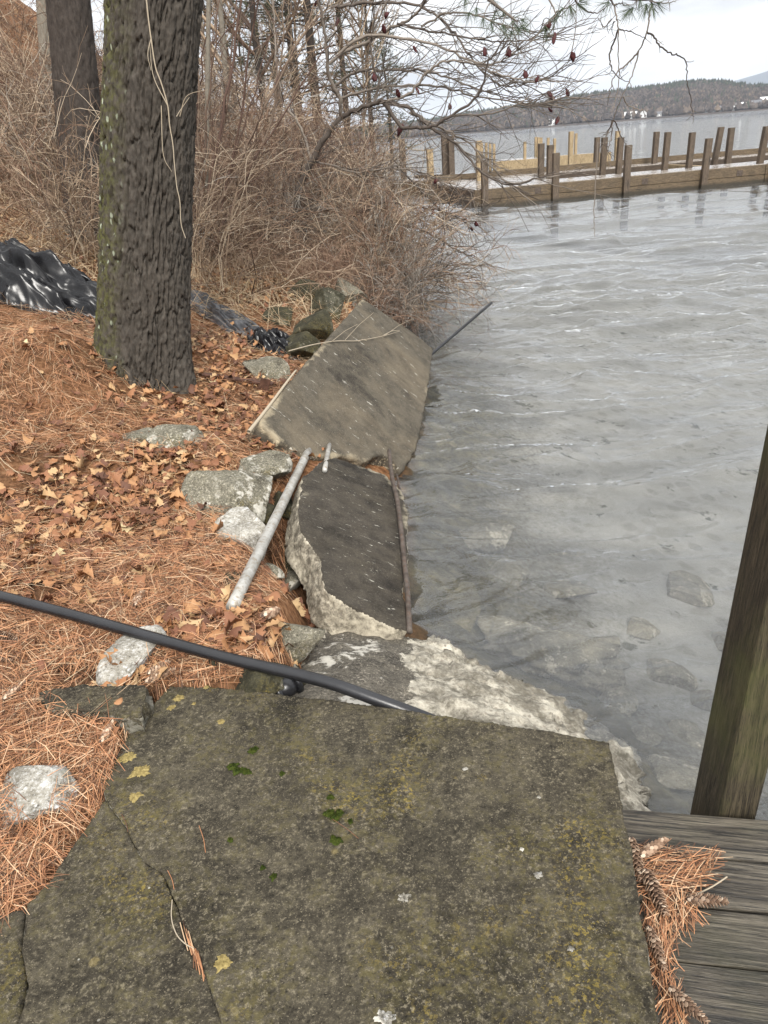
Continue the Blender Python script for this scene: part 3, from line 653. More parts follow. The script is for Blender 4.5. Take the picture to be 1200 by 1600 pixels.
# ================================================================== BROKEN CONCRETE
def remeshed(me, voxel):
    o = bpy.data.objects.new('tmp', me); COL.objects.link(o)
    md = o.modifiers.new('r', 'REMESH'); md.mode = 'VOXEL'; md.voxel_size = voxel
    dg = bpy.context.evaluated_depsgraph_get(); r = bpy.data.meshes.new_from_object(o.evaluated_get(dg))
    bpy.data.objects.remove(o); bpy.data.meshes.remove(me); return r
def densify(pts, step, jit, seed):
    rng = np.random.default_rng(seed); o = []
    n = len(pts)
    for i in range(n):
        a, b = pts[i], pts[(i + 1) % n]; k = max(1, int(np.linalg.norm(b - a) / step))
        for j in range(k): o.append(a + (b - a) * j / k)
    o = np.array(o)
    return o + jit * fbm(np.stack([o[:, 0] * 22, o[:, 1] * 22, o[:, 2] * 22], 1), 3, seed)[:, None] * np.array([1, .6, 0])
def slab(name, top, n, thick, mat, label, cat, voxel=.011, jit=.012, side=.018, topamp=.003, seed=1, smoothedge=None, taper=0.0, parent=None, fresh_from=None, jseed=None, roll=0.0):
    top = densify(np.asarray(top), .03, jit, seed if jseed is None else jseed); n = n / np.linalg.norm(n)
    c = top.mean(0); lo = c + (top - c) * (1 - taper) - n * thick
    bm = bmesh.new(); vt = [bm.verts.new(p) for p in top]; vb = [bm.verts.new(p) for p in lo]
    N = len(vt); bm.faces.new(vt); bm.faces.new(vb[::-1])
    for i in range(N): bm.faces.new([vt[(i + 1) % N], vt[i], vb[i], vb[(i + 1) % N]])
    bmesh.ops.triangulate(bm, faces=bm.faces[:]); bmesh.ops.recalc_face_normals(bm, faces=bm.faces[:])
    me = bpy.data.meshes.new(name); bm.to_mesh(me); bm.free()
    me = remeshed(me, voxel)
    co, no = get_vn(me); up = no @ n
    w = 1 - sstep(.55, .93, up)
    d1 = fbm(co * 13, 4, seed + 3); d2 = fbm(co * 42, 3, seed + 9)
    tp = fbm(co * 9, 4, seed + 5)
    _, _, idf = worley(co * 16 + .5 * fbm(co * 20, 2, seed)[:, None], seed + 77)
    co = co + no * (w * (side * .8 * d1 + side * .45 * d2 + side * 1.1 * (idf - .5)) + (1 - w) * topamp * tp)[:, None]
    set_co(me, co)
    me.polygons.foreach_set('use_smooth', np.ones(len(me.polygons), bool))
    dt = (co - top[0]) @ n
    wr = w * (1 if smoothedge is None else smoothedge)
    wr = np.where(up > .25, wr * np.clip(.55 + 1.1 * fbm(co * 9, 3, seed + 51), 0, 1.2), wr)
    if roll:                                                         # rounded off towards the rim
        dr_ = np.full(len(co), 9.0)
        for i in range(len(top)):
            p, q = top[i], top[(i + 1) % len(top)]; e_ = q - p; tt = np.clip(((co - p) @ e_) / (e_ @ e_ + 1e-9), 0, 1); dr_ = np.minimum(dr_, np.linalg.norm((co - p - tt[:, None] * e_) @ (np.eye(3) - np.outer(n, n)), axis=1))
        co = co - n * (roll * np.clip(1 - dr_ / .32, 0, 1) ** 2)[:, None] * sstep(-thick, -.02, (co - top[0]) @ n)[:, None]; set_co(me, co)
    if fresh_from is not None:                                       # one half broken open to pale aggregate
        fr = sstep(fresh_from, fresh_from + .12, co[:, 0] + .10 * fbm(co * 7, 4, seed + 21) + .10 * (2.3 - co[:, 1]))
        _, _, id1 = worley(co * 7 + .4 * fbm(co * 12, 2, 5)[:, None], seed); g1, g2, id2 = worley(co * 19, seed + 1)
        co = co + no * (fr * (.040 * fbm(co * 4, 3, seed + 31) + .030 * (id1 - .5) + .010 * (id2 - .5) + .012 * fbm(co * 34, 4, seed + 33)))[:, None]; set_co(me, co); wr = np.maximum(wr, .75 * fr)
    set_attr(me, 'wear', np.clip(wr, 0, 1))
    de = np.full(len(co), 9.0)
    for i in range(0, len(top)):
        p, q = top[i], top[(i + 1) % len(top)]; e_ = q - p; tt = np.clip(((co - p) @ e_) / (e_ @ e_ + 1e-9), 0, 1); de = np.minimum(de, np.linalg.norm(co - p - tt[:, None] * e_, axis=1))
    set_attr(me, 'edge', (1 - sstep(0, .11, de + .05 * fbm(co * 6, 4, seed + 61))) * np.clip(.52 + 1.2 * fbm(co * 2.2, 3, seed + 63), 0, 1))
    o = link(name, me, mat, parent)
    if parent is None: tag(o, label, cat)
    return o
nz0 = np.array([0, 0, 1.0])
def pz(pts, z=0.0): return [P(x, y, z) for x, y in pts]

# foreground slab and the piece cracked off its left side
crack = [(162, 1246), (183, 1270), (204, 1312), (228, 1345), (256, 1368), (270, 1400), (285, 1440), (292, 1475), (318, 1520), (345, 1600)]
front_top = pz([(265, 1072), (330, 1073), (400, 1079), (500, 1092), (600, 1104), (700, 1119), (800, 1134), (880, 1147), (953, 1159), (975, 1262), (1000, 1420), (1031, 1605)]) + \
    [np.array([.37, .45, 0]), np.array([-.40, .45, 0])] + pz([(x - .5, y) for x, y in crack[::-1]]) + pz([(156, 1215), (180, 1168), (222, 1118)])
front = slab('concrete_slab', front_top, nz0, .12, M['slab'], 'large mossy square-cornered concrete slab filling the foreground', 'concrete slab', voxel=.0065, jit=.006, jseed=99, side=.003, topamp=.006, seed=4, smoothedge=.5)
lt = pz([(x + .5, y) for x, y in crack]) + [np.array([-.43, .45, -.004]), np.array([-.83, .45, -.004])] + pz([(30, 1600), (44, 1540), (36, 1480), (42, 1412), (80, 1372), (105, 1335), (140, 1284)], -.004)
slab('broken_slab', lt, nz0, .11, M['slab'], 'mossy slab piece cracked off the left side of the foreground slab', 'concrete slab', voxel=.0065, jit=.006, jseed=99, side=.003, topamp=.006, seed=6, smoothedge=.6)
lf = pz([(42, 1416), (35, 1480), (43, 1540), (31, 1600)], -.014) + [np.array([-.835, .5, -.014]), np.array([-1.05, .5, -.014])] + pz([(-60, 1560), (-40, 1462), (0, 1428)], -.014)
slab('broken_slab', lf, nz0, .09, M['slab'], 'pale-edged concrete fragment at the bottom left corner beside the cracked slab piece', 'concrete slab', voxel=.009, jit=.004, side=.004, topamp=.005, seed=8, smoothedge=.5)

# lichen and moss on the foreground slab
def patch(name, px, py, rx, ry, z, mat, parent, seed, h=.004, up=0):
    rng = np.random.default_rng(seed); c = P(px, py, z); d = depth(c); a = rx * d / FPX
    k = 40; rings = 9; V = []; F = []
    th = np.arange(k) * 2 * math.pi / k; rad = 1 + .75 * fbm(np.stack([np.cos(th) * 2.2, np.sin(th) * 2.2, th * 0 + seed], 1), 4, seed)
    for r in range(rings):
        f = r / (rings - 1); q = a * f * rad * (1 + (.10 * rng.normal(size=k) if r else 0))
        zz = h * (1 - f ** 3) * (1 + .5 * rng.normal(size=k)) - .0015 * f
        V.append(np.stack([c[0] + q * np.cos(th), c[1] + q * np.sin(th) * ry, z + .002 + zz], 1))
    b = np.arange(rings - 1)[:, None] * k + np.arange(k)[None]; b2 = np.arange(rings - 1)[:, None] * k + (np.arange(k)[None] + 1) % k
    F = np.stack([b, b2, b2 + k, b + k], -1).reshape(-1, 4)
    return link(name, mesh_np(name, np.concatenate(V), F), mat, parent)
for i, (x, y, r) in enumerate([(199, 1183, 12), (219, 1206, 14), (214, 1243, 10), (280, 1091, 8), (268, 1106, 6), (346, 1127, 6), (349, 1505, 12), (322, 1074, 5), (303, 1100, 4)]):
    patch('lichen_patch', x, y, r, 1.0, 0, M['lichen'], front, 30 + i, .0012)
for i, (x, y, r, ry) in enumerate([(364, 1198, 9, .8), (374, 1205, 10, .7), (386, 1207, 7, .7), (394, 1174, 6, 1.1), (400, 1171, 4, 1), (515, 1272, 9, .7), (525, 1277, 9, .7), (531, 1270, 6, .7), (527, 1314, 9, .8), (520, 1310, 5, .8), (517, 1247, 6, .7), (427, 1371, 5, 1.2), (441, 1210, 4, 1), (411, 1357, 4, .8), (548, 1285, 4, 1), (360, 1314, 4, 1.2)]):
    patch('moss_patch', x, y, r, ry, 0, M['moss'], front, 60 + i, .006)
for i, (x, y, r) in enumerate([(840, 1367, 7), (631, 1403, 12), (598, 1590, 14), (892, 1482, 5), (727, 1202, 4), (842, 1246, 3), (815, 1327, 4)]):
    patch('pale_spot', x, y, r, .8, 0, M['rock_white'], front, 90 + i, .0025)

# far tilted slab
fp0, fn = plane3(P(402, 655, .12), P(567, 467, .30), P(630, 715, -.48))
far_pts = [(567, 467), (600, 488), (640, 515), (677, 546), (672, 590), (664, 640), (655, 690), (640, 722), (628, 738), (612, 716), (590, 710), (570, 724), (556, 716), (540, 712), (520, 717), (498, 714), (478, 713), (455, 701), (428, 680), (406, 664), (402, 655), (440, 612), (500, 543)]
FAR = slab('tilted_slab', [on_plane(x, y, fp0, fn) for x, y in far_pts], fn, .15, M['slab_far'], 'longest stained concrete slab, tilted towards the water furthest along the bank', 'concrete slab', voxel=.016, jit=.006, side=.010, topamp=.003, seed=14, smoothedge=.42)
# middle slab
mp0, mn = plane3(P(489, 732, -.06), P(638, 791, -.33), P(629, 985, -.32))
mid_pts = [(474, 745), (500, 723), (522, 714), (560, 726), (602, 741), (630, 768), (639, 800), (635, 845), (637, 880), (631, 925), (641, 986), (612, 981), (566, 954), (545, 946), (508, 922), (498, 872), (470, 830), (464, 795)]
MIDS = slab('broken_slab', [on_plane(x, y, mp0, mn) for x, y in mid_pts], mn, .19, M['slab_dark'], 'dark broken slab with cream chipped edges between the iron bar and the galvanised pipe', 'concrete slab', voxel=.010, jit=.012, side=.010, topamp=.002, seed=21, taper=.0, smoothedge=.9)
# white broken lump sloping from under the foreground slab to the water
rp0, rn = plane3(P(500, 1060, -.16), P(740, 1020, -.50), P(985, 1160, -.47))
rub = [(520, 990), (545, 976), (580, 980), (625, 990), (700, 1000), (738, 1020), (790, 1048), (850, 1078), (900, 1098), (945, 1120), (974, 1142), (990, 1180), (1003, 1225), (1004, 1262), (1000, 1310), (900, 1330), (700, 1300), (560, 1220), (482, 1140), (468, 1086), (490, 1030)]
RUB = [on_plane(x, y, rp0, rn) for x, y in rub]; rc_ = np.mean(RUB, axis=0)
slab('rubble_slab', [rc_ + (q - rc_) * 1.06 + rn * .035 for q in RUB], rn, .30, M['rubble'], 'whitish broken concrete mass sloping into the water under the foreground slab', 'concrete rubble', voxel=.012, jit=.03, side=.05, topamp=.026, seed=33, smoothedge=1, fresh_from=-.02, roll=.075)

# ================================================================== ROCKS
def rock_mesh(name, dims, rot, seed, sub=5, cuts=10, rough=.028, flat_top=.0):
    rng = np.random.default_rng(seed); bm = bmesh.new(); bmesh.ops.create_icosphere(bm, subdivisions=sub, radius=1)
    me = bpy.data.meshes.new(name); bm.to_mesh(me); bm.free(); co, _ = get_vn(me)
    ds = rng.normal(size=(cuts, 3)); ds /= np.linalg.norm(ds, axis=1)[:, None]
    if flat_top: ds[0] = (.05, -.05, 1)
    for i, d in enumerate(ds):
        off = rng.uniform(.42, .74) if not (flat_top and i == 0) else flat_top
        pr = co @ d - off; co = co - np.clip(pr, 0, None)[:, None] * d * .995
    n0 = co / (np.linalg.norm(co, axis=1)[:, None] + 1e-9)
    co = co + n0 * (rough * fbm(co * 3.2, 4, seed) + rough * .5 * fbm(co * 11, 3, seed + 2))[:, None]
    _, _, idq = worley(co * 3.2, seed); co = co * (1 + .05 * (idq - .5))[:, None]; co = co * np.asarray(dims) / 2 / .72
    Rm = np.array(Matrix.Rotation(rot[2], 3, 'Z') @ Matrix.Rotation(rot[1], 3, 'Y') @ Matrix.Rotation(rot[0], 3, 'X'))
    co = co @ Rm.T; set_co(me, co); me.polygons.foreach_set('use_smooth', np.ones(len(me.polygons), bool))
    q, no = get_vn(me); set_attr(me, 'wear', np.clip(.30 + .35 * fbm(q * 8, 3, seed + 7) + .18 * (no[:, 0] > .5), 0, 1))
    return me
def rock(px, py, wpx, dy, dz, mat, label, seed, rot=(0, 0, 0), sink=.3, z=None, name='rock', cat='rock', flat=0, rough=.028, cuts=10, group=None):
    b = G(px, py) if z is None else P(px, py, z)
    w = wpx * depth(b) / FPX
    me = rock_mesh(name, (w, w * dy, w * dz), rot, seed, 5 if wpx > 40 else 4, cuts, rough, flat)
    co, _ = get_vn(me); hz = co[:, 2].max() - co[:, 2].min()
    set_co(me, co + b + np.array([0, 0, hz * (.56 - sink)]))
    return tag(link(name, me, mat, origin=b), label, cat, group)
rock(65, 1255, 134, .8, .42, M['rock_white'], 'pale chunk of broken concrete in the pine needles at the left edge', 101, (.1, -.15, .5), .35, name='concrete_chunk', cat='concrete chunk', flat=.55)
tl = pz([(62, 1078), (140, 1070), (228, 1068), (231, 1092), (222, 1120), (140, 1112), (66, 1104)], .065)
slab('small_slab', tl, nz0, .08, M['slab'], 'small flat mossy slab piece above the corner of the foreground slab', 'concrete slab', voxel=.009, jit=.012, side=.014, topamp=.005, seed=41, smoothedge=.5)
rock(212, 1040, 62, 1.7, .7, M['rock_white'], 'white streaked stone half buried beneath the black pipe', 103, (.1, .2, -.35), .22, name='stone', cat='stone', flat=.6)
rock(370, 785, 118, .95, .62, M['rock_grey'], 'big grey rock with a white chipped rim left of the galvanised pipe', 104, (.05, .2, .2), .36, flat=.55)
rock(405, 742, 86, .8, .6, M['rock_grey'], 'grey rock wedged under the near corner of the tilted slab', 105, (0, .1, .9), .36, flat=.55)
rock(392, 852, 88, .85, .75, M['rock_white'], 'rough white concrete lump beside the middle of the galvanised pipe', 106, (.3, .2, .3), .35, name='concrete_chunk', cat='concrete chunk', rough=.06)
rock(455, 1012, 92, .9, .75, M['rock_grey'], 'grey concrete chunk with ochre lichen left of the rubble', 107, (.2, .28, -.5), .36, name='concrete_chunk', cat='concrete chunk', flat=.5)
rock(412, 1066, 120, .55, .5, M['rock_moss'], 'mossy brown stone below the black pipe at the slab edge', 108, (0, 0, .1), .45)
rock(268, 690, 74, .85, .6, M['rock_grey'], 'larger of two grey stones poking out of the litter above the leaf drift', 109, (.1, .25, .4), .38, flat=.6)
rock(220, 690, 50, .9, .7, M['rock_grey'], 'smaller of two grey stones poking out of the litter above the leaf drift', 110, (.2, 0, 1.2), .42)
rock(412, 588, 62, .85, .62, M['rock_grey'], 'rough grey rock just below the crumpled black fabric', 111, (.1, .2, 0), .35)
rock(441, 800, 44, .9, .9, M['rock_moss'], 'mossy stone between the galvanised pipe and the middle slab', 112, (0, .2, .3), .4)
rock(410, 810, 40, 1, .7, M['rock_moss'], 'green mossed stone in the gap above the white lump', 113, (0, .1, .9), .35)
rock(424, 903, 34, .9, .8, M['rock_grey'], 'small grey stone under the galvanised pipe', 114, (.2, .1, 0), .4)
rock(452, 915, 42, .8, .7, M['rock_grey'], 'small brown stone at the foot of the middle slab', 115, (.1, .3, .7), .45)
rock(360, 915, 40, .9, .6, M['rock_moss'], 'low mossy stone left of the lower end of the galvanised pipe', 116, (0, 0, .4), .5)
rock(515, 497, 58, .9, .8, M['rock_moss'], 'dark mossy boulder behind the far end of the tilted slab', 117, (0, .2, .3), .3)
rock(492, 528, 60, .9, .8, M['rock_moss'], 'brown boulder between the black fabric and the tilted slab', 118, (.2, .1, 0), .32)
rock(468, 560, 58, .9, .8, M['rock_moss'], 'dark boulder touching the left edge of the tilted slab', 119, (0, .3, 1.2), .32)
rock(545, 478, 50, .8, 1.0, M['rock_grey'], 'grey upright stone at the waterline by the far tip of the tilted slab', 120, (0, .1, .4), .3)
rock(480, 470, 54, .9, .8, M['rock_moss'], 'dark boulder under the overhanging brush furthest up the bank', 121, (.1, .1, .4), .35)
rock(440, 505, 44, .9, .7, M['rock_moss'], 'mossy boulder right behind the crumpled black fabric', 122, (.1, .1, .8), .35)
rock(462, 880, 60, 1.0, .8, M['rock_moss'], 'dark stone deep in the hole beside the middle slab', 123, (.1, .1, .8), .5)
rock(345, 1045, 54, .8, .6, M['rock_moss'], 'brown stone among the leaves under the black pipe', 124, (.1, .1, .2), .5)
# stones on the lake bed
rock(840, 1018, 210, .62, .30, M['stone_pale'], 'big cream boulder just under the surface beyond the rubble', 130, (.05, .12, -.45), .5, z=-.80, name='boulder', cat='boulder', rough=.22, cuts=16)
rock(700, 960, 130, .9, .4, M['rock_wet'], 'brown boulder lying under water off the iron bar', 131, (.05, 0, .3), .5, z=-.82, name='boulder', cat='boulder')
rock(672, 700, 60, 2.2, .7, M['rock_wet'], 'long olive block under water along the tilted slab', 132, (0, .1, .1), .5, z=-.78, name='boulder', cat='boulder')
for k, (px, py, w, zz) in enumerate([(1000, 985, 52, -1.0), (1075, 925, 80, -1.05), (940, 1010, 60, -.95), (1040, 1060, 70, -1.0), (880, 925, 75, -1.0), (1110, 1100, 60, -1.0), (960, 1100, 60, -.92), (1040, 1210, 90, -.9), (1080, 1160, 70, -.95), (800, 900, 70, -.95), (760, 840, 80, -.95), (1010, 1150, 50, -.9), (905, 1060, 50, -.88), (1130, 1010, 55, -1.05)]):
    rock(px, py, w, .85, .4, M['stone_pale'], 'stone seen dimly through the shallow water on the lake bed', 140 + k, (.1, .1, k * .7), .45, name='submerged_stone', cat='stone', group='stones on the lake bed')

# ================================================================== PIPES AND IRON
def pipe(name, pts, r, mat, label, cat, sides=20, n=40, wob=0.0, cap=True):
    t = Tubes(); q = smooth_path(pts, n); t.add(q, r, sides, cap); o = link(name, t.mesh(name), mat)
    return tag(o, label, cat) if label else o
b0 = G(-40, 925)
pipe('black_pipe', [G(-330, 870) + [0, 0, .09], G(-40, 948) + [0, 0, .085], G(150, 1000) + [0, 0, .085], G(350, 1058) + [0, 0, .085], P(500, 1063, .05), P(590, 1094, .01), P(650, 1116, -.035), P(690, 1132, -.085)], .0195, M['poly'], 'long black plastic pipe lying across the needles and over the rubble', 'pipe')
ga, gb = G(374, 955) + [0, 0, .06], on_plane(484, 716, fp0, fn) + np.array([-.02, 0, .02])
gq = ga + (gb - ga) * 1.06
gp = empty('galvanised_pipe', ga, 'pale galvanised steel pipe leaning from the litter up to the tilted slab', 'pipe')
t = Tubes(); t.add(smooth_path([ga - (gb - ga) * .04, gq], 12), .024, 20, True); link('tube', t.mesh('tube'), M['galv'], gp)
s0 = on_plane(514, 700, fp0, fn); s1 = on_plane(508, 738, mp0, mn)
pipe('short_pipe', [s0 + [0, .06, .0], s1 + [0, -.02, .02]], .014, M['galv'], 'short whitish pipe end bridging the gap between the two tilted slabs', 'pipe', n=6)
pipe('iron_bar', [on_plane(x, y, mp0 + mn * h_, mn) for x, y, h_ in [(608, 704, .0), (612, 742, .02), (622, 790, .03), (631, 870, .025), (637, 930, .025), (640, 988, .0)]], .0125, M['iron'], 'dark rusty iron bar along the water side of the middle slab', 'iron bar', 12)
pipe('iron_bar', [P(620, 742, -.50), P(625, 765, -.50), P(627, 790, -.52)], .008, M['iron'], 'short rusty rod in the gap above the middle slab', 'iron rod', 8, n=8)
rb = on_plane(668, 548, fp0, fn)
pipe('black_rod', [rb + np.array([-.12, -.10, -.12]), D(768, 473, rb[1] + .75)], .014, M['poly'], 'thin dark rod sticking out over the water from the tilted slab', 'rod', 10, n=8)
fit = empty('pipe_coupling', P(447, 1078, -.04), 'short black pipe coupling tucked under the edge of the foreground slab', 'pipe coupling')
c = P(447, 1074, -.035); t = Tubes()
th = np.linspace(0, 1, 10); ax = np.array([.75, .5, .1]); ax /= np.linalg.norm(ax)
t.add([c - ax * .04, c + ax * .04], [.034, .034], 22, True); link('body', t.mesh('body'), M['poly'], fit)
t = Tubes(); t.add([c - ax * .045, c - ax * .028], [.040, .040], 22, True); t.add([c + ax * .028, c + ax * .045], [.040, .040], 22, True); link('collar', t.mesh('collar'), M['poly'], fit)
q0, q1 = G(318, 592) + [0, 0, .03], G(428, 612) + [0, 0, .05]
ex = (q1 - q0) / np.linalg.norm(q1 - q0); ey = np.cross(UP, ex); ey /= np.linalg.norm(ey)
tag(link('rusty_bar', box_mesh('rusty_bar', q0 - ey * .03, (ex, ey, np.cross(ex, ey)), (np.linalg.norm(q1 - q0), .06, .012), .003), M['rust']), 'flat rusty iron bar lying in the leaves near the foot of the trunk', 'iron bar')
q0 = G(405, 614)
tag(link('steel_scrap', box_mesh('steel_scrap', q0 + [-.035, 0, -.05], (np.array([.9, .2, -.38]), np.array([-.2, .97, 0]), np.array([.38, 0, .92])), (.07, .012, .17), .002), M['rust']), 'small bent dark steel plate standing beside the flat rusty bar', 'scrap metal')

# ================================================================== TIMBER DECK AND POST
dk = empty('timber_deck', P(1080, 1420, -.08), 'dark weathered timber deck beside the foreground slab', 'deck')
dz = -.075
d0, d1 = P(975, 1261, dz), P(1200, 1278, dz); ex = d1 - d0; ex /= np.linalg.norm(ex); ey = np.array([-ex[1], ex[0], 0])
org = d0 - ex * .22
for k in range(8):
    wdt = .138
    b = box_mesh('deck_board', org - ey * (wdt * (k + 1) - .003 * 0) - UP * .038 + UP * (.002 * (k % 2)), (ex, ey, UP), (2.2, wdt - .006, .038), .005, 2)
    link('deck_board', b, M['deck'], dk)
link('joist', box_mesh('joist', org - ey * 1.1 - UP * .23 + ex * .5, (ex, ey, UP), (.05, 1.08, .185), .004), M['deck'], dk)
link('rim_joist', box_mesh('rim_joist', org - UP * .24 - ey * .045, (ex, ey, UP), (2.2, .04, .195), .004), M['deck'], dk)
pb = P(1128, 1262, dz) + ey * .006
pz_ = np.array([.045, .0, 1.0]); pz_ /= np.linalg.norm(pz_)
pr = R(14); pex = np.array([math.cos(pr) * ex[0] - math.sin(pr) * ex[1], math.sin(pr) * ex[0] + math.cos(pr) * ex[1], 0]); pey = np.array([-pex[1], pex[0], 0])
link('post', box_mesh('post', pb - pz_ * 1.1, (pex, pey, pz_), (.104, .135, 3.2), .006, 2), M['post'], dk)['label'] = 'thick green-stained square post rising from the far edge of the deck'

# ================================================================== PLASTIC AND FABRIC
def crumple(name, c, a, b, h, rot, mat, seed, label, cat, fold=7, nx=170, ny=120):
    u, v = np.meshgrid(np.linspace(-1, 1, nx), np.linspace(-1, 1, ny)); u = u.ravel(); v = v.ravel()
    r = np.sqrt(u * u + v * v) * (1 + .22 * fbm2(u, v, 1.7, 3, seed))
    w = fbm2(u, v, 1.6, 2, seed + 1); w2 = fbm2(u, v, 1.9, 2, seed + 2)
    rid = lambda q: 1 - np.abs(np.sin(q))
    rf = lambda sx_, sy_, sd: (1 - np.abs(fbm2(u * sx_ + .5 * w, v * sy_ + .5 * w2, 1.0, 2, sd)) * 2.2) 
    f1 = rid(fold * (v * .9 + .22 * u + .55 * w)); f2 = rf(1.3, 3.4, seed + 11); f3 = rf(2.4, 6.0, seed + 13); f4 = rf(7, 9, seed + 15)
    dome = np.sign(1 - r) * np.abs(1 - np.clip(r, 0, 1.5) ** 2.2) ** .6
    z = h * (dome * (.60 + .2 * w) + .16 * f1 + .42 * f2 + .20 * f3 + .04 * f4 - .46)
    x = a * (u + .10 * w2 + .06 * f1); y = b * (v + .12 * w)
    X = c[0] + x * math.cos(rot) - y * math.sin(rot); Y = c[1] + x * math.sin(rot) + y * math.cos(rot)
    gzz = ground(X, Y); Z = gzz + np.where(r < 1.08, np.maximum(z, .01), -.06)
    i = (np.arange(ny - 1)[:, None] * nx + np.arange(nx - 1)[None]).ravel()
    keep = (r[i] < 1.1)
    i = i[keep]
    me = mesh_np(name, np.stack([X, Y, Z], 1), np.stack([i, i + 1, i + nx + 1, i + nx], 1))
    return tag(link(name, me, mat), label, cat)
tc_ = G(40, 468)
crumple('plastic_sheet', tc_ + [-.10, .12, 0], .78, .42, .46, -.15, M['tarp'], 3, 'heap of crumpled shiny black plastic left of the big trunk', 'plastic sheet')
def ribbon(name, pix, width, mat, seed, label, cat):
    base = smooth_path([G(x, y) for x, y in pix], 150); nv = 26
    t = np.gradient(base, axis=0); t /= np.linalg.norm(t, axis=1)[:, None]; sdw = np.cross(t, UP); sdw /= np.linalg.norm(sdw, axis=1)[:, None]
    u = np.linspace(0, 1, 150)[:, None]; v = np.linspace(-.5, .5, nv)[None]
    wv = fbm2(u + v * 0, v + u * 0, 5, 3, seed); wd = width * (1 + .35 * fbm2(u, u * 0, 4, 2, seed + 4))
    prm = base[:, None] + sdw[:, None] * (wd * (v + .18 * wv))[..., None]
    fold = 1 - np.abs(np.sin(13 * (u + .30 * v) + 7 * wv)); f2 = 1 - np.abs(np.sin(11 * v * 2 + 5 * wv + 6 * u))
    z = .03 + .12 * fold * sstep(.1, .9, u) ** .7 + .05 * f2 + .07 * (.5 - np.abs(v)) * 2
    X, Y = prm[..., 0], prm[..., 1]; Z = ground(X.ravel(), Y.ravel()).reshape(X.shape) + z
    i = (np.arange(149)[:, None] * nv + np.arange(nv - 1)[None]).ravel()
    return tag(link(name, mesh_np(name, np.stack([X, Y, Z], -1).reshape(-1, 3), np.stack([i, i + 1, i + nv + 1, i + nv], 1)), mat), label, cat)
fc_ = G(352, 500)
crumple('silt_fence_fabric', fc_, .62, .17, .13, -.95, M['fabric'], 27, 'long torn strip of grey-black silt fence fabric lying down the bank right of the trunk', 'fabric', 4, 150, 60)
fc_ = G(436, 548)
crumple('silt_fence_fabric', fc_, .26, .17, .22, -.4, M['tarp'], 31, 'crumpled glossy black end of the silt fence fabric among the rocks', 'fabric', 4, 90, 60)
fc_ = G(306, 470)
crumple('silt_fence_fabric', fc_, .2, .13, .12, .3, M['fabric'], 35, 'small grey fold of fabric showing beside the right of the big trunk', 'fabric', 4, 70, 50)
rib2 = G(545, 462)
crumple('fabric_scrap', rib2, .16, .12, .22, .4, M['fabric'], 12, 'small dark scrap of fabric caught between stones at the waterline', 'fabric', 5, 70, 50)

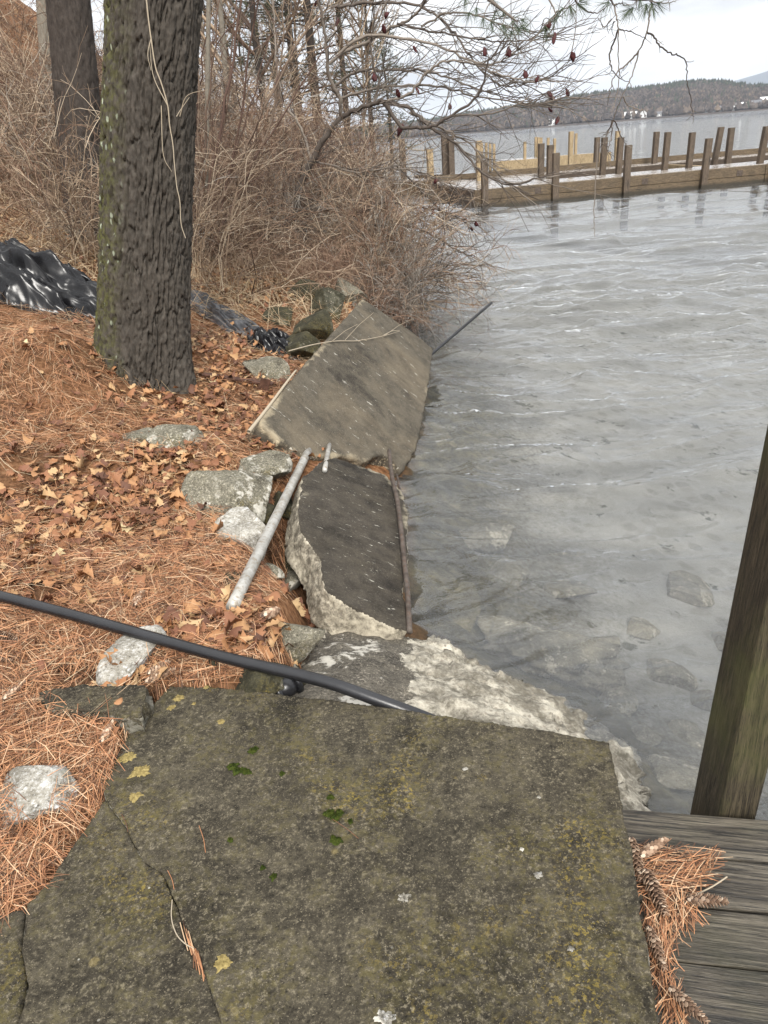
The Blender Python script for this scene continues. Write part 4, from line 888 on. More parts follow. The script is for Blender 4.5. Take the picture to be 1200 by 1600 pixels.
# ================================================================== TREES
def trunk_mesh(name, path, rad, seed, nu=240, step=.009, depthf=.02, cell=(.036, .34), flare=None, zmax=None):
    """furrowed bark: cells stretched along the trunk, raised between cracks"""
    path = np.asarray(path, float); seg = np.linalg.norm(np.diff(path, axis=0), axis=1).sum(); nv = int(seg / step)
    c = smooth_path(path, nv * 3); al = np.r_[0, np.cumsum(np.linalg.norm(np.diff(c, axis=0), axis=1))]; t = np.linspace(0, 1, nv); c = np.stack([np.interp(t * al[-1], al, c[:, k]) for k in range(3)], 1);  r = np.interp(t, np.linspace(0, 1, len(rad)), rad)
    th = np.linspace(0, 2 * math.pi, nu, endpoint=False); U, Vv = np.meshgrid(th, t * seg)
    rr = np.broadcast_to(r[:, None], U.shape)
    r0 = float(np.mean(r)); X = U * r0 / cell[0]; Y = Vv / cell[1]; per = int(round(2 * math.pi * r0 / cell[0])); X = U / (2 * math.pi) * per
    nx = fbm(np.stack([np.cos(U).ravel() * 4 * r0 / .25, np.sin(U).ravel() * 4 * r0 / .25, Vv.ravel() * 3.0], 1), 3, seed).reshape(U.shape)
    n2 = fbm(np.stack([np.cos(U).ravel() * 9, np.sin(U).ravel() * 9, Vv.ravel() * 5], 1), 3, seed + 5).reshape(U.shape)
    X = X + .75 * nx + .55 * n2; Y = Y + .5 * n2
    ix, iy = np.floor(X).astype(int), np.floor(Y).astype(int)
    f1 = np.full(U.shape, 9.0); f2 = np.full(U.shape, 9.0); idn = np.zeros(U.shape)
    for dx in (-1, 0, 1):
        for dy in (-1, 0, 1):
            cx, cy = ix + dx, iy + dy; cm = np.mod(cx, per)
            px = cx + .15 + .7 * _hash(cm, cy, cm * 0, seed); py = cy + .1 + .8 * _hash(cm, cy, cm * 0 + 3, seed + 1)
            d = np.sqrt((X - px) ** 2 + (.8 * (Y - py)) ** 2)
            idn = np.where(d < f1, _hash(cm, cy, cm * 0 + 5, seed + 4), idn); f2 = np.where(d < f1, f1, np.minimum(f2, d)); f1 = np.minimum(f1, d)
    ridge = sstep(.0, .14, f2 - f1) + .34 * (idn - .5)
    fine = fbm(np.stack([np.cos(U).ravel() * r0 * 70, np.sin(U).ravel() * r0 * 70, Vv.ravel() * 26], 1), 4, seed + 9).reshape(U.shape)
    R_ = rr * (1 + .035 * fbm(np.stack([np.cos(U).ravel() * 1.3, np.sin(U).ravel() * 1.3, Vv.ravel() * .9], 1), 3, seed + 2).reshape(U.shape))
    if flare: R_ = R_ + flare[0] * np.exp(-Vv / flare[1]) * (.65 + .5 * np.cos(U * 3 + 1.2) + .3 * np.cos(U * 5 + 2))
    R_ = R_ + depthf * (ridge - .75) + depthf * .5 * fine + depthf * .14 * vnoise(np.stack([np.cos(U).ravel() * r0 * 120, np.sin(U).ravel() * r0 * 120, Vv.ravel() * 60], 1), seed + 31).reshape(U.shape)
    P_ = np.stack([c[:, 0:1] + R_ * np.cos(U), c[:, 1:2] + R_ * np.sin(U), np.broadcast_to(c[:, 2:3], U.shape)], -1)
    i = np.arange(nv - 1)[:, None] * nu + np.arange(nu)[None]; i2 = np.arange(nv - 1)[:, None] * nu + (np.arange(nu)[None] + 1) % nu
    me = mesh_np(name, P_.reshape(-1, 3), np.stack([i, i2, i2 + nu, i + nu], -1).reshape(-1, 4))
    mo = sstep(.42, 1.05, np.cos(U - R(200)) + .25 * nx)
    set_attr(me, 'moss', mo.ravel()); return me

tb = D(212, 545, 5.25); tb[2] = gz(tb[0], tb[1]) - .25
pm = D(232, 200, 5.25); pt = D(241, -10, 5.25); dr = (pt - pm) / (pt[2] - pm[2]); p5 = pt + dr * 4.2; p0_ = tb.copy(); p0_[0] = pm[0] + dr[0] * (tb[2] - pm[2]) * .9
big = empty('pine_tree', (tb[0], tb[1], gz(tb[0], tb[1])), 'big dark furrowed tree trunk nearest the camera on the left, moss down its left side', 'tree')
link('trunk', trunk_mesh('trunk', [p0_, (p0_ + pm) / 2, pm, pt, p5], [.295, .272, .25, .242, .215], 3, flare=(.125, .32), nu=340, depthf=.028), M['bark'], big)
# pale vine climbing the big trunk
def on_trunk(px, py, off=.02):
    d = ray(px, py); q = EYE + d * ((4.98 - off) / d[1]); return q
t = Tubes()
vp = [(228, -8), (232, 30), (236, 60), (243, 105), (252, 130), (262, 165), (265, 195), (270, 225), (272, 250), (276, 290), (281, 315), (283, 350), (290, 372)]
t.add(smooth_path([on_trunk(x, y) for x, y in vp], 60), np.linspace(.0042, .0024, 60), 6)
for a, b, c2 in [((236, 60), (231, 85), (236, 110)), ((252, 165), (255, 240), (268, 268)), ((262, 165), (240, 120), (234, 70)), ((281, 182), (292, 150), (325, 140)), ((276, 182), (282, 172), (296, 152))]:
    t.add(smooth_path([on_trunk(*a), on_trunk(*b), on_trunk(*c2)], 14), np.linspace(.003, .0013, 14), 4)
vn = tag(link('climbing_vine', t.mesh('climbing_vine'), M['vine']), 'thin pale bare vine climbing the front of the big trunk', 'vine')

def far_tree_trunk(px, py_base, py_top, wpx, Y, mat, label, seed, name='bare_tree', lean=None, bark=True):
    b = D(px, py_base, Y); b[2] = gz(b[0], b[1]) - .2; tp = D(lean if lean is not None else px, py_top, Y); tp = b + (tp - b) * 1.5
    d = depth(D(px, (py_base + py_top) / 2, Y)); r = wpx * d / FPX / 2
    root = empty(name, (b[0], b[1], b[2] + .2), label, 'tree')
    link('trunk', trunk_mesh('trunk', [b, (b + tp) / 2, tp], [r * 1.12, r, r * .85], seed, nu=90, step=.03, depthf=r * .08, cell=(.06, .25)), mat, root)
    return root
far_tree_trunk(118, 300, 0, 66, 9.6, M['bark_far'], 'second dark tree trunk, behind the big trunk on its left', 5, 'pine_tree', lean=107)
far_tree_trunk(70, 200, 0, 19, 15, M['bark_pale'], 'slender pale trunk at the left beside the second dark trunk', 6, lean=66)
far_tree_trunk(303, 330, 0, 7, 10.5, M['bark_pale'], 'slim pale trunk just right of the big trunk', 7, lean=326)

def taper_path(rng, p, d, n, L, jit, droop, up=0.0):
    pts = [np.array(p, float)]; d = np.array(d, float)
    for k in range(n - 1):
        d = d + rng.normal(size=3) * jit + np.array([0, 0, up - droop * (k / n)])
        d /= np.linalg.norm(d); pts.append(pts[-1] + d * L / (n - 1))
    return np.array(pts), d
def perp(rng, d, ang):
    a = np.cross(d, rng.normal(size=3)); a /= np.linalg.norm(a) + 1e-9
    return d * math.cos(ang) + a * math.sin(ang)

def shrub_mesh(name, seed, height, spread, stems, nb, ntw, r0=.011, droop=.12, jit=.14, tw=1.0):
    rng = np.random.default_rng(seed); T = Tubes()
    for s in range(stems):
        az = rng.uniform(0, 2 * math.pi); tilt = abs(rng.normal(0, spread)); tilt = min(tilt, 1.25)
        d = np.array([math.sin(tilt) * math.cos(az), math.sin(tilt) * math.sin(az), math.cos(tilt)])
        p = np.array([rng.normal(0, .18), rng.normal(0, .18), -.1]); L = height * rng.uniform(.6, 1.15)
        pts, _ = taper_path(rng, p, d, 10, L, jit, droop); rr = r0 * rng.uniform(.6, 1.2)
        T.add(pts, np.linspace(rr, rr * .3, 10), 4)
        for b in range(nb):
            i = rng.integers(2, 9); dd = perp(rng, (pts[i + 1 if i < 9 else i] - pts[i - 1]) / np.linalg.norm(pts[i + 1 if i < 9 else i] - pts[i - 1]), rng.uniform(.35, 1.0))
            q, _ = taper_path(rng, pts[i], dd, 7, L * rng.uniform(.2, .5), jit * 1.2, droop * 1.2)
            T.add(q, np.linspace(rr * .5, rr * .22, 7), 3)
            for w in range(ntw):
                j = rng.integers(1, 6); d3 = perp(rng, (q[j + 1] - q[j]) / np.linalg.norm(q[j + 1] - q[j]), rng.uniform(.4, 1.2))
                z, _ = taper_path(rng, q[j], d3, 5, tw * L * rng.uniform(.08, .25), jit * 1.5, droop)
                T.add(z, np.linspace(rr * .34, rr * .17, 5), 3)
    return T.mesh(name)
SHR = [shrub_mesh('shrub', 40 + k, 2.0, .62, 18, 7, 4, r0=.0110, droop=.20) for k in range(4)]
SHT = [shrub_mesh('brush', 60 + k, 1.5, .85, 20, 7, 4, r0=.0075, droop=.22, jit=.2) for k in range(3)]
SHD = [shrub_mesh('shrub', 90 + k, 2.3, .38, 9, 7, 3, r0=.016, droop=.07, jit=.10) for k in range(3)]
for k_, q_ in enumerate(('twig_tan', 'twig_rust', 'twig_grey', 'twig_tan')): SHR[k_].materials.append(M[q_])
def put_mesh(name, me, mat, x, y, sc, rz, label, cat, group, dz=0):
    if not len(me.materials): me.materials.append(mat)
    o = bpy.data.objects.new(name, me); COL.objects.link(o); o.location = (x, y, gz(x, y) + dz); o.scale = (sc, sc, sc * 1.0); o.rotation_euler = (0, 0, rz)
    return tag(o, label, cat, group)
rng = np.random.default_rng(77)
SHRUB_L = 'tangled bare tan shrub in the thicket on the bank, twigs grown into its neighbours'
n_ = 0
for y in np.concatenate([np.linspace(9.2, 12.5, 12), np.linspace(12.6, 18, 22), np.linspace(18, 27, 16)]):
    hi = 3.3 + .14 * y
    s = rng.uniform(.25 if y < 12 else 1.1, hi); x = shore(y) - s
    if y < 10.5 and s > .9: y = y + 1.4; x = shore(y) - s
    if y < 10.2 and s < 1.2: continue
    if y < 12.4 and -.175 < x / y < -.005: y = 12.6 + .5 * rng.random()
    k = n_ % 4; n_ += 1
    put_mesh('shrub', SHR[k], M['twig_tan'], float(x), float(y + rng.normal(0, .3)), rng.uniform(.75, 1.08) * (.82 if s < 1 else 1), rng.uniform(0, 6.28), SHRUB_L, 'shrub', 'tangled shrubs along the bank')
for y in (11.6, 12.8, 14.0, 15.4, 17.0, 19, 21.5):
    put_mesh('shrub', SHR[n_ % 4], M['twig_tan'], float(shore(y) - .9), y, .86, n_ * 1.3, SHRUB_L, 'shrub', 'tangled shrubs along the bank'); n_ += 1
for y, tl_, sc_ in ((9.9, .9, .8), (10.4, 1.05, 1.0), (10.9, .9, 1.1), (11.8, .85, 1.15), (9.5, 1.15, .6)):
    o = put_mesh('shrub', SHR[n_ % 4], M['twig_tan'], float(shore(y) - .35), y, sc_, 0, SHRUB_L, 'shrub', 'tangled shrubs along the bank'); o.rotation_euler = (0, tl_, n_ * .35 - 1); n_ += 1
for y, sc_ in ((9.7, .62), (10.2, .7), (10.7, .8), (11.2, .85), (9.4, .5), (12.0, .9)):
    put_mesh('shrub', SHR[n_ % 4], M['twig_tan'], float(shore(y) + (.12 if y < 11 else .35)), y, sc_, n_ * 1.3, SHRUB_L, 'shrub', 'tangled shrubs along the bank', max(0, -.42 - gz(float(shore(y) + .12), y))); n_ += 1
BR_L = 'low rusty-brown bramble sprawling over the leaf litter of the bank'
for k in range(34):
    y = rng.uniform(9.0, 15); s = rng.uniform(.2, 4.6); x = shore(y) - s
    if s > .8 and y < 10.6: y += 1.8; x = shore(y) - s
    if y < 12.2 and -.175 < x / y < -.03: y += 2.2
    put_mesh('bramble', SHT[k % 3], M['twig_rust'] if k % 3 else M['twig_rust'], float(x), float(y), rng.uniform(.5, .95), rng.uniform(0, 6.28), BR_L, 'bramble', 'brambles low on the bank')
for k in range(44):
    az = rng.uniform(-.42, -.13); r = rng.uniform(8.3, 22); x, y = r * math.sin(az), r * math.cos(az)
    put_mesh('shrub', SHR[k % 4], M['twig_tan'], float(x), float(y), rng.uniform(.5, .85), rng.uniform(0, 6.28), 'wiry bare bush on the brown hillside behind the trunks', 'shrub', 'bushes on the hillside')

rng = np.random.default_rng(78)
for k in range(26):
    y = rng.uniform(12.5, 24); s = rng.uniform(1.2, 6.5); put_mesh('shrub', SHR[k % 4], M['twig_tan'], float(shore(y) - s), y, rng.uniform(.95, 1.3), rng.uniform(0, 6.28), SHRUB_L, 'shrub', 'tangled shrubs along the bank')
for k in range(22):
    y = rng.uniform(10.6, 19); s = rng.uniform(.6, 4.8)
    if y < 12.4 and -.175 < (shore(y) - s) / y < -.005: y += 2
    put_mesh('shrub', SHD[k % 3], M['stem_red'], float(shore(y) - s), y, rng.uniform(.7, 1.15), rng.uniform(0, 6.28), 'reddish-brown many-stemmed shrub standing up through the tan thicket', 'shrub', 'red-brown shrubs in the thicket')
for k, (px, py, sc_) in enumerate([(468, 452, .55), (500, 462, .6), (530, 458, .6), (556, 452, .55), (585, 436, .6), (440, 436, .5), (412, 428, .45), (520, 440, .7), (480, 430, .7), (545, 430, .7), (385, 420, .4), (610, 420, .6)]):
    q = G(px, py); put_mesh('bramble', SHT[k % 3], M['twig_rust'], q[0], q[1], sc_, k * 1.7, BR_L, 'bramble', 'brambles low on the bank')
# upright stems right of the big trunk
def stem_clump():
    rng = np.random.default_rng(15); T = Tubes(); b = G(302, 415)
    for (x0, y0), (x1, y1), (x2, y2), r in [((300, 420), (318, 250), (345, -10), .016), ((304, 418), (340, 230), (380, -10), .018), ((306, 420), (352, 300), (405, -10), .015), ((308, 420), (380, 240), (490, 10), .016),
                                            ((300, 420), (310, 300), (312, -10), .014), ((310, 415), (330, 330), (372, -10), .014), ((296, 420), (298, 260), (322, 60), .012), ((312, 420), (420, 200), (445, -10), .013), ((306, 425), (322, 400), (362, 310), .01), ((304, 418), (365, 260), (420, 60), .012), ((309, 418), (400, 250), (520, 60), .012)]:
        Y = b[1] + rng.uniform(-.3, .5); p = smooth_path([b + [rng.normal(0, .05), rng.normal(0, .05), -.05], D(x1, y1, Y), D(x2, y2, Y + rng.normal(0, .3))], 16)
        p[1:] += rng.normal(size=(15, 3)) * .014
        T.add(p, np.linspace(r * 1.25, r * .5, 16), 6)
        for k in range(9):
            i = rng.integers(4, 15); dd = perp(rng, (p[i] - p[i - 1]) / np.linalg.norm(p[i] - p[i - 1]), rng.uniform(.3, .9)); q, _ = taper_path(rng, p[i], dd, 7, rng.uniform(.3, .9), .12, .05)
            T.add(q, np.linspace(r * .4, .0016, 7), 4)
            for w in range(3):
                j = rng.integers(1, 6); z, _ = taper_path(rng, q[j], perp(rng, dd, rng.uniform(.4, 1)), 5, rng.uniform(.1, .35), .15, .05); T.add(z, np.linspace(.003, .0013, 5), 3)
    tag(link('stem_clump', T.mesh('stem_clump'), M['stem_red'], origin=b), 'clump of upright reddish-brown stems growing beside the right of the big trunk', 'shrub')
stem_clump()

# the small tree leaning out over the water, with dark red fruit heads
def lean_tree():
    rng = np.random.default_rng(21); T = Tubes(); TW = Tubes(); b = G(398, 402); Y0 = b[1]
    root = empty('leaning_tree', b, 'small bare tree bending out over the water with arching twigs and dark red fruit heads', 'tree')
    curves = [  # (pixels, radius at start, radius at end, depth shift at start, at end)
        ([(398, 405), (433, 367), (462, 333), (467, 292), (487, 254), (504, 221), (533, 183)], .058, .034, 0, -.6),
        ([(533, 183), (531, 154), (514, 121), (510, 75), (504, 33), (494, -15)], .028, .014, -.6, -1.2),
        ([(533, 183), (558, 171), (583, 163), (600, 160), (625, 196), (652, 200), (677, 196), (704, 181), (737, 158), (756, 133), (762, 98), (790, 60)], .032, .008, -.6, -1.8),
        ([(608, 160), (640, 170), (675, 200), (712, 225), (750, 267), (787, 287), (830, 283), (868, 268)], .026, .006, -.7, -1.6),
        ([(640, 176), (690, 200), (735, 225), (770, 262), (805, 300)], .018, .005, -.7, -1.4),
        ([(525, 88), (558, 72), (592, 54), (625, 37), (650, 22), (668, -10)], .026, .012, .1, -.6),
        ([(514, 100), (560, 60), (620, 58), (680, 70), (730, 92), (770, 100), (800, 84), (818, 62)], .022, .006, -.3, -1.2),
        ([(517, 12), (560, 6), (592, 4), (642, 7), (683, 25), (712, 54), (737, 92), (765, 120), (800, 136), (838, 125)], .022, .006, .3, -.9),
        ([(525, 133), (558, 112), (600, 108), (642, 110), (683, 116), (730, 133), (780, 150), (830, 160)], .02, .005, .2, -1),
        ([(530, 154), (580, 140), (640, 132), (700, 138), (745, 150), (800, 158), (840, 165), (862, 150)], .018, .005, 0, -1),
        ([(583, 163), (592, 130), (583, 100), (580, 60), (592, 30), (604, 0)], .018, .008, -.2, -.6),
        ([(600, 160), (640, 145), (672, 108), (700, 95), (740, 100), (790, 118), (838, 128), (870, 115), (893, 92)], .018, .004, -.6, -1.6),
        ([(704, 181), (760, 178), (810, 165), (850, 163), (885, 150)], .012, .004, -1.2, -1.8),
        ([(658, 42), (700, 20), (745, 25), (790, 40), (830, 50), (852, 40)], .014, .004, -.3, -1),
        ([(620, 37), (680, 50), (740, 60), (790, 66), (840, 60), (862, 58)], .014, .004, -.4, -1.1),
        ([(467, 327), (508, 325), (546, 340), (590, 352), (640, 352), (683, 372), (720, 395), (742, 400)], .028, .006, -.1, -1.4),
        ([(546, 340), (600, 318), (650, 322), (700, 333), (720, 345), (738, 352)], .016, .004, -.4, -1.2),
        ([(540, 338), (580, 380), (640, 425), (690, 427), (730, 410)], .015, .004, -.4, -1.3),
        ([(433, 367), (480, 372), (540, 392), (600, 405), (660, 430), (700, 400)], .016, .004, -.1, -1),
        ([(620, 260), (660, 300), (690, 330), (700, 345)], .012, .004, -.6, -1),
        ([(490, 250), (560, 270), (620, 262), (680, 278), (740, 300)], .014, .004, -.3, -1),
        ([(628, 380), (632, 420), (634, 470), (635, 498)], .012, .009, -.9, -1.0),
        ([(487, 254), (470, 200), (440, 150), (430, 60), (425, -10)], .02, .01, 0, .3)]
    ends = []; allp = []
    for px, r0, r1, a, c in curves:
        n = len(px); Ys = np.linspace(Y0 + a, Y0 + c, n); q = smooth_path([b - [0, 0, .1] if (i == 0 and r0 > .05) else D(x, y, Ys[i]) for i, (x, y) in enumerate(px)], n * 5)
        q[1:] += rng.normal(size=(len(q) - 1, 3)) * .008
        T.add(q, np.linspace(r0, r1, len(q)), 7); allp.append(q)
        L = np.linalg.norm(np.diff(q, axis=0), axis=1).sum()
        for k in range(int(L * 9.5)):
            i = rng.integers(3, len(q) - 1); d = (q[i] - q[i - 1]) / np.linalg.norm(q[i] - q[i - 1])
            dd = perp(rng, d, rng.uniform(.3, .85)); dd[0] += .35; dd /= np.linalg.norm(dd)
            z, d2 = taper_path(rng, q[i], dd, 9, rng.uniform(.3, 1.0), .13, .05, .03)
            TW.add(z, np.linspace(.0065, .0024, 9), 4); allp.append(z)
            for w in range(rng.integers(1, 4)):
                j = rng.integers(2, 8); y2, _ = taper_path(rng, z[j], perp(rng, (z[j] - z[j - 1]) / np.linalg.norm(z[j] - z[j - 1]), rng.uniform(.35, .9)), 6, rng.uniform(.12, .45), .15, .02, .03)
                TW.add(y2, np.linspace(.0038, .0017, 6), 3)
    AP = np.concatenate(allp)
    fr = [(492, 6), (527, 35), (604, 23), (600, 46), (649, 77), (585, 122), (622, 147), (653, 142), (703, 167), (757, 83), (794, 83), (821, 117), (838, 125), (624, 204), (681, 283), (677, 333), (737, 358), (744, 350), (852, 46), (865, 61), (895, 88), (887, 146), (862, 150), (795, 82), (861, 172), (871, 189), (858, 40)]
    fm = []
    for k in range(3):
        me = rock_mesh('fruit_head', (.045, .045, .115), (0, 0, 0), 300 + k, 3, 5, .16); me.materials.append(M['fruit']); fm.append(me)
    for k, (x, y) in enumerate(fr):
        p = D(x, y, Y0 - .5 - .0028 * max(0, x - 480)); i = np.argmin(((AP - p) ** 2).sum(1)); a = AP[i]
        if np.linalg.norm(a - p) > .03:
            TW.add(smooth_path([a, (a + p) / 2 + [0, 0, .04], p], 7), np.linspace(.005, .004, 7), 4)
        o = bpy.data.objects.new('fruit_head', fm[k % 3]); COL.objects.link(o); o.parent = root; o.location = tuple(p - np.array(parent_loc[root.name])); s = rng.uniform(.6, 1.1)
        o.scale = (s, s, s); o.rotation_euler = (rng.normal(0, .45), rng.normal(.35, .4), rng.uniform(0, 6))
    link('trunk', T.mesh('trunk'), M['branch'], root); link('twigs', TW.mesh('twigs'), M['branch'], root)
lean_tree(); print('LEAN', G(398, 402))

# dead twig lying over the tilted slab
t = Tubes()
tw = [on_plane(x, y, fp0, fn) + np.array([0, 0, h]) for x, y, h in [(452, 560, .05), (490, 545, .03), (525, 538, .025), (560, 538, .03), (600, 532, .04), (625, 526, .05)]]
t.add(smooth_path(tw, 24), np.linspace(.005, .002, 24), 5)
for a, b in [((540, 538), (585, 505)), ((600, 532), (648, 512)), ((520, 540), (560, 524)), ((560, 540), (575, 550)), ((600, 530), (625, 532))]:
    t.add([on_plane(*a, fp0, fn) + [0, 0, .035], on_plane((a[0] + b[0]) / 2, (a[1] + b[1]) / 2 - 3, fp0, fn) + [0, 0, .06], on_plane(*b, fp0, fn) + [0, 0, .09]], [.0028, .002, .0015], 4)
tag(link('dead_twig', t.mesh('dead_twig'), M['vine']), 'forked pale dead twig lying across the longest tilted slab', 'twig')
t = Tubes(); t.add(smooth_path([on_plane(x, y, fp0, fn) + np.array([-.03, 0, .03]) for x, y in [(398, 682), (430, 640), (455, 605), (470, 585)]], 12), np.linspace(.012, .006, 12), 6)
tag(link('dead_stick', t.mesh('dead_stick'), M['vine']), 'straw-coloured stick leaning along the upper left edge of the tilted slab', 'stick')

# bough of the big pine reaching over the water: needle tufts and hanging bare twigs
def needle_tuft(rng, V, F, p, d, n=34, L=.085, w=.0008, spread=.75):
    for k in range(n):
        dd = perp(rng, d, abs(rng.normal(0, spread))); s = np.cross(dd, rng.normal(size=3)); s /= np.linalg.norm(s); l = L * rng.uniform(.7, 1.1)
        q = [p - s * w, p + s * w, p + dd * l * .55 + s * w * .9 + [0, 0, -.002], p + dd * l * .55 - s * w * .9 + [0, 0, -.002], p + dd * l + [0, 0, -.010 * rng.random()]]
        i = len(V); V.extend(q); F[0].append([i, i + 1, i + 2, i + 3]); F[1].append([i + 3, i + 2, i + 4])
def bough():
    rng = np.random.default_rng(31); T = Tubes(); V = []; F = [[], []]
    Y = 4.3; start = pt + dr * 1.9
    main = smooth_path([start, D(420, -260, 4.9), D(640, -150, 4.5), D(800, -60, Y), D(935, -14, Y), D(1010, -2, Y), D(1045, -16, Y)], 60)
    T.add(main, np.linspace(.032, .004, 60), 8)
    tws = [[(940, -12), (958, 4), (962, 20), (966, 45), (966, 90), (967, 130), (957, 175)], [(1020, -6), (1017, 10), (1014, 28), (1011, 48), (1000, 78), (992, 105), (982, 130), (970, 155), (958, 188), (944, 222), (938, 240)],
           [(1011, 50), (1022, 58), (1030, 70), (1045, 82), (1060, 87), (1072, 97), (1073, 120), (1076, 140), (1082, 172), (1083, 183)], [(966, 46), (953, 85), (956, 105), (962, 117), (981, 129)], [(998, 80), (980, 100), (962, 115), (955, 135), (950, 165)], [(966, 45), (985, 50), (1010, 60)],
           [(958, 188), (948, 210), (946, 226), (956, 248)], [(958, 188), (968, 205), (974, 220), (978, 228)], [(974, 152), (982, 165), (1000, 172), (1008, 170)], [(956, 188), (955, 215), (950, 240), (955, 262)],
           [(880, -35), (905, 8), (922, 18), (935, 20), (955, 5)], [(958, 8), (968, 6), (985, 8), (1000, -3)], [(1015, 2), (1040, 5), (1060, 0)], [(830, -50), (852, -10), (868, 22), (858, 32), (850, 40)], [(868, 20), (890, 10), (905, 5)], [(955, 30), (945, 42), (935, 30)], [(960, 33), (955, 47)], [(934, 222), (928, 330), (930, 370)]]
    for px in tws:
        n = len(px); q = smooth_path([D(x, y, Y + .03 * math.sin(i * 1.7)) for i, (x, y) in enumerate(px)], n * 5); q[1:] += rng.normal(size=(len(q) - 1, 3)) * .0022
        T.add(q, np.linspace(.0048 if n > 4 else .0034, .0016, len(q)), 5)
        for k in range(n):
            i = rng.integers(2, len(q) - 1); z, _ = taper_path(rng, q[i], perp(rng, (q[i] - q[i - 1]) / np.linalg.norm(q[i] - q[i - 1]), 1.0), 4, rng.uniform(.02, .06), .2, 0); T.add(z, np.linspace(.002, .0012, 4), 3)
    for (x, y), d in [((905, 2), (1, 0, .2)), ((890, 8), (.3, 0, -1)), ((880, 12), (-.5, .2, -.8)), ((902, 6), (.8, 0, -.6)), ((868, 22), (-.2, 0, -1)), ((852, 40), (.2, .3, -1)), ((990, 12), (-1, 0, -.5)), ((985, 14), (-.8, .2, -.8)), ((1018, 5), (.4, 0, -1)), ((1026, 4), (1, 0, -.5)), ((1010, 6), (-.2, .2, -1)), ((952, 3), (-.5, 0, -.6)), ((1000, -4), (0, 0, -1))]:
        d = np.array(d, float); needle_tuft(rng, V, F, D(x, y, Y), d / np.linalg.norm(d), 40)
    # second limb, nearer the bank, with tufts among the leaning tree's twigs
    Y2 = 5.6
    lim = smooth_path([start + dr * .5, D(480, -230, 5.6), D(640, -100, Y2), D(740, -20, Y2), D(790, 20, Y2), D(808, 34, Y2)], 40); T.add(lim, np.linspace(.026, .004, 40), 7)
    for x, y in [(720, -4), (742, 8), (760, 4), (775, 18), (790, 24), (800, 34), (812, 30), (806, 44), (818, 40), (756, 24), (735, 22), (784, 40), (800, 48), (770, 34)]:
        p = D(x + rng.normal(0, 3), y + rng.normal(0, 3), Y2 + rng.normal(0, .1)); i = np.argmin(((lim - p) ** 2).sum(1)); T.add(smooth_path([lim[i], (lim[i] + p) / 2 + [0, 0, .015], p], 5), np.linspace(.004, .002, 5), 4)
        d = p - lim[i] + np.array([.05, -.02, -.05]); needle_tuft(rng, V, F, p, d / np.linalg.norm(d), 46, .09, .0009, .8)
    link('bough', T.mesh('bough'), M['branch'], big)
    link('needles', mesh_np('needles', V, [np.array(F[0]), np.array(F[1])], False), M['pine_green'], big)
bough()

# ---- trees further along the bank and up the hill
def pine_meshes(seed, h=11):
    rng = np.random.default_rng(seed); T = Tubes(); V = []; F = [[], []]
    T.add(smooth_path([(0, 0, -.4), (rng.normal(0, .1), rng.normal(0, .1), h * .5), (rng.normal(0, .2), rng.normal(0, .2), h)], 20), np.linspace(.17, .03, 20), 9)
    for k in range(54):
        z = h * rng.uniform(.22, .98); L = (1 - z / h) * 2.6 + .5; az = rng.uniform(0, 6.28)
        q, _ = taper_path(rng, (0, 0, z), (math.cos(az), math.sin(az), .12), 7, L * rng.uniform(.6, 1.1), .08, .05); T.add(q, np.linspace(.03, .007, 7), 4)
        for t_ in range(15):
            p = q[rng.integers(2, 7)] + rng.normal(size=3) * np.array([.22, .22, .14]); needle_tuft(rng, V, F, p, np.array([math.cos(az), math.sin(az), .25]), 9, .2, .008, .9)
    return T.mesh('trunk'), mesh_np('crown', V, [np.array(F[0]), np.array(F[1])], False)
def bare_meshes(seed, h=9):
    rng = np.random.default_rng(seed); T = Tubes(); B = Tubes()
    tp = smooth_path([(0, 0, -.4), (rng.normal(0, .2), rng.normal(0, .2), h * .5), (rng.normal(0, .5), rng.normal(0, .5), h)], 20); T.add(tp, np.linspace(.065, .012, 20), 8)
    for k in range(26):
        i = rng.integers(5, 19); az = rng.uniform(0, 6.28); q, _ = taper_path(rng, tp[i], (math.cos(az) * .7, math.sin(az) * .7, .8), 8, h * rng.uniform(.15, .38), .12, .0); B.add(q, np.linspace(.034, .008, 8), 4)
        for w in range(7):
            j = rng.integers(2, 8); z, _ = taper_path(rng, q[j], perp(rng, (q[j] - q[j - 1]) / np.linalg.norm(q[j] - q[j - 1]), rng.uniform(.3, .9)), 6, h * rng.uniform(.05, .16), .16, 0); B.add(z, np.linspace(.013, .005, 6), 3)
            for w2 in range(3):
                y2, _ = taper_path(rng, z[rng.integers(1, 5)], perp(rng, np.array([0, 0, 1.0]), rng.uniform(.2, 1.2)), 4, h * rng.uniform(.03, .08), .2, 0); B.add(y2, np.linspace(.007, .004, 4), 3)
    return T.mesh('trunk'), B.mesh('crown')
def tree_proto(ms, mt, mc, name, label, group, x, y):
    root = empty(name, (0, 0, 0), label, 'tree', group); link('trunk', ms[0], mt, root); link('crown', ms[1], mc, root); root.location = (x, y, gz(x, y)); return root
def polar(px, Y): d = ray(px, 230); return float(d[0] / d[1] * Y), float(Y)
PL = 'dark ragged pine standing up the bank beyond the thicket'; PG = 'pines beyond the thicket'
BL = 'thin bare tree standing up the bank beyond the thicket'; BG = 'bare trees beyond the thicket'
rng = np.random.default_rng(5)
pines = [tree_proto(pine_meshes(1), M['bark_far'], M['pine_far'], 'pine_tree', PL, PG, *polar(470, 30)), tree_proto(pine_meshes(2, 12), M['bark_far'], M['pine_far'], 'pine_tree', PL, PG, *polar(545, 38))]
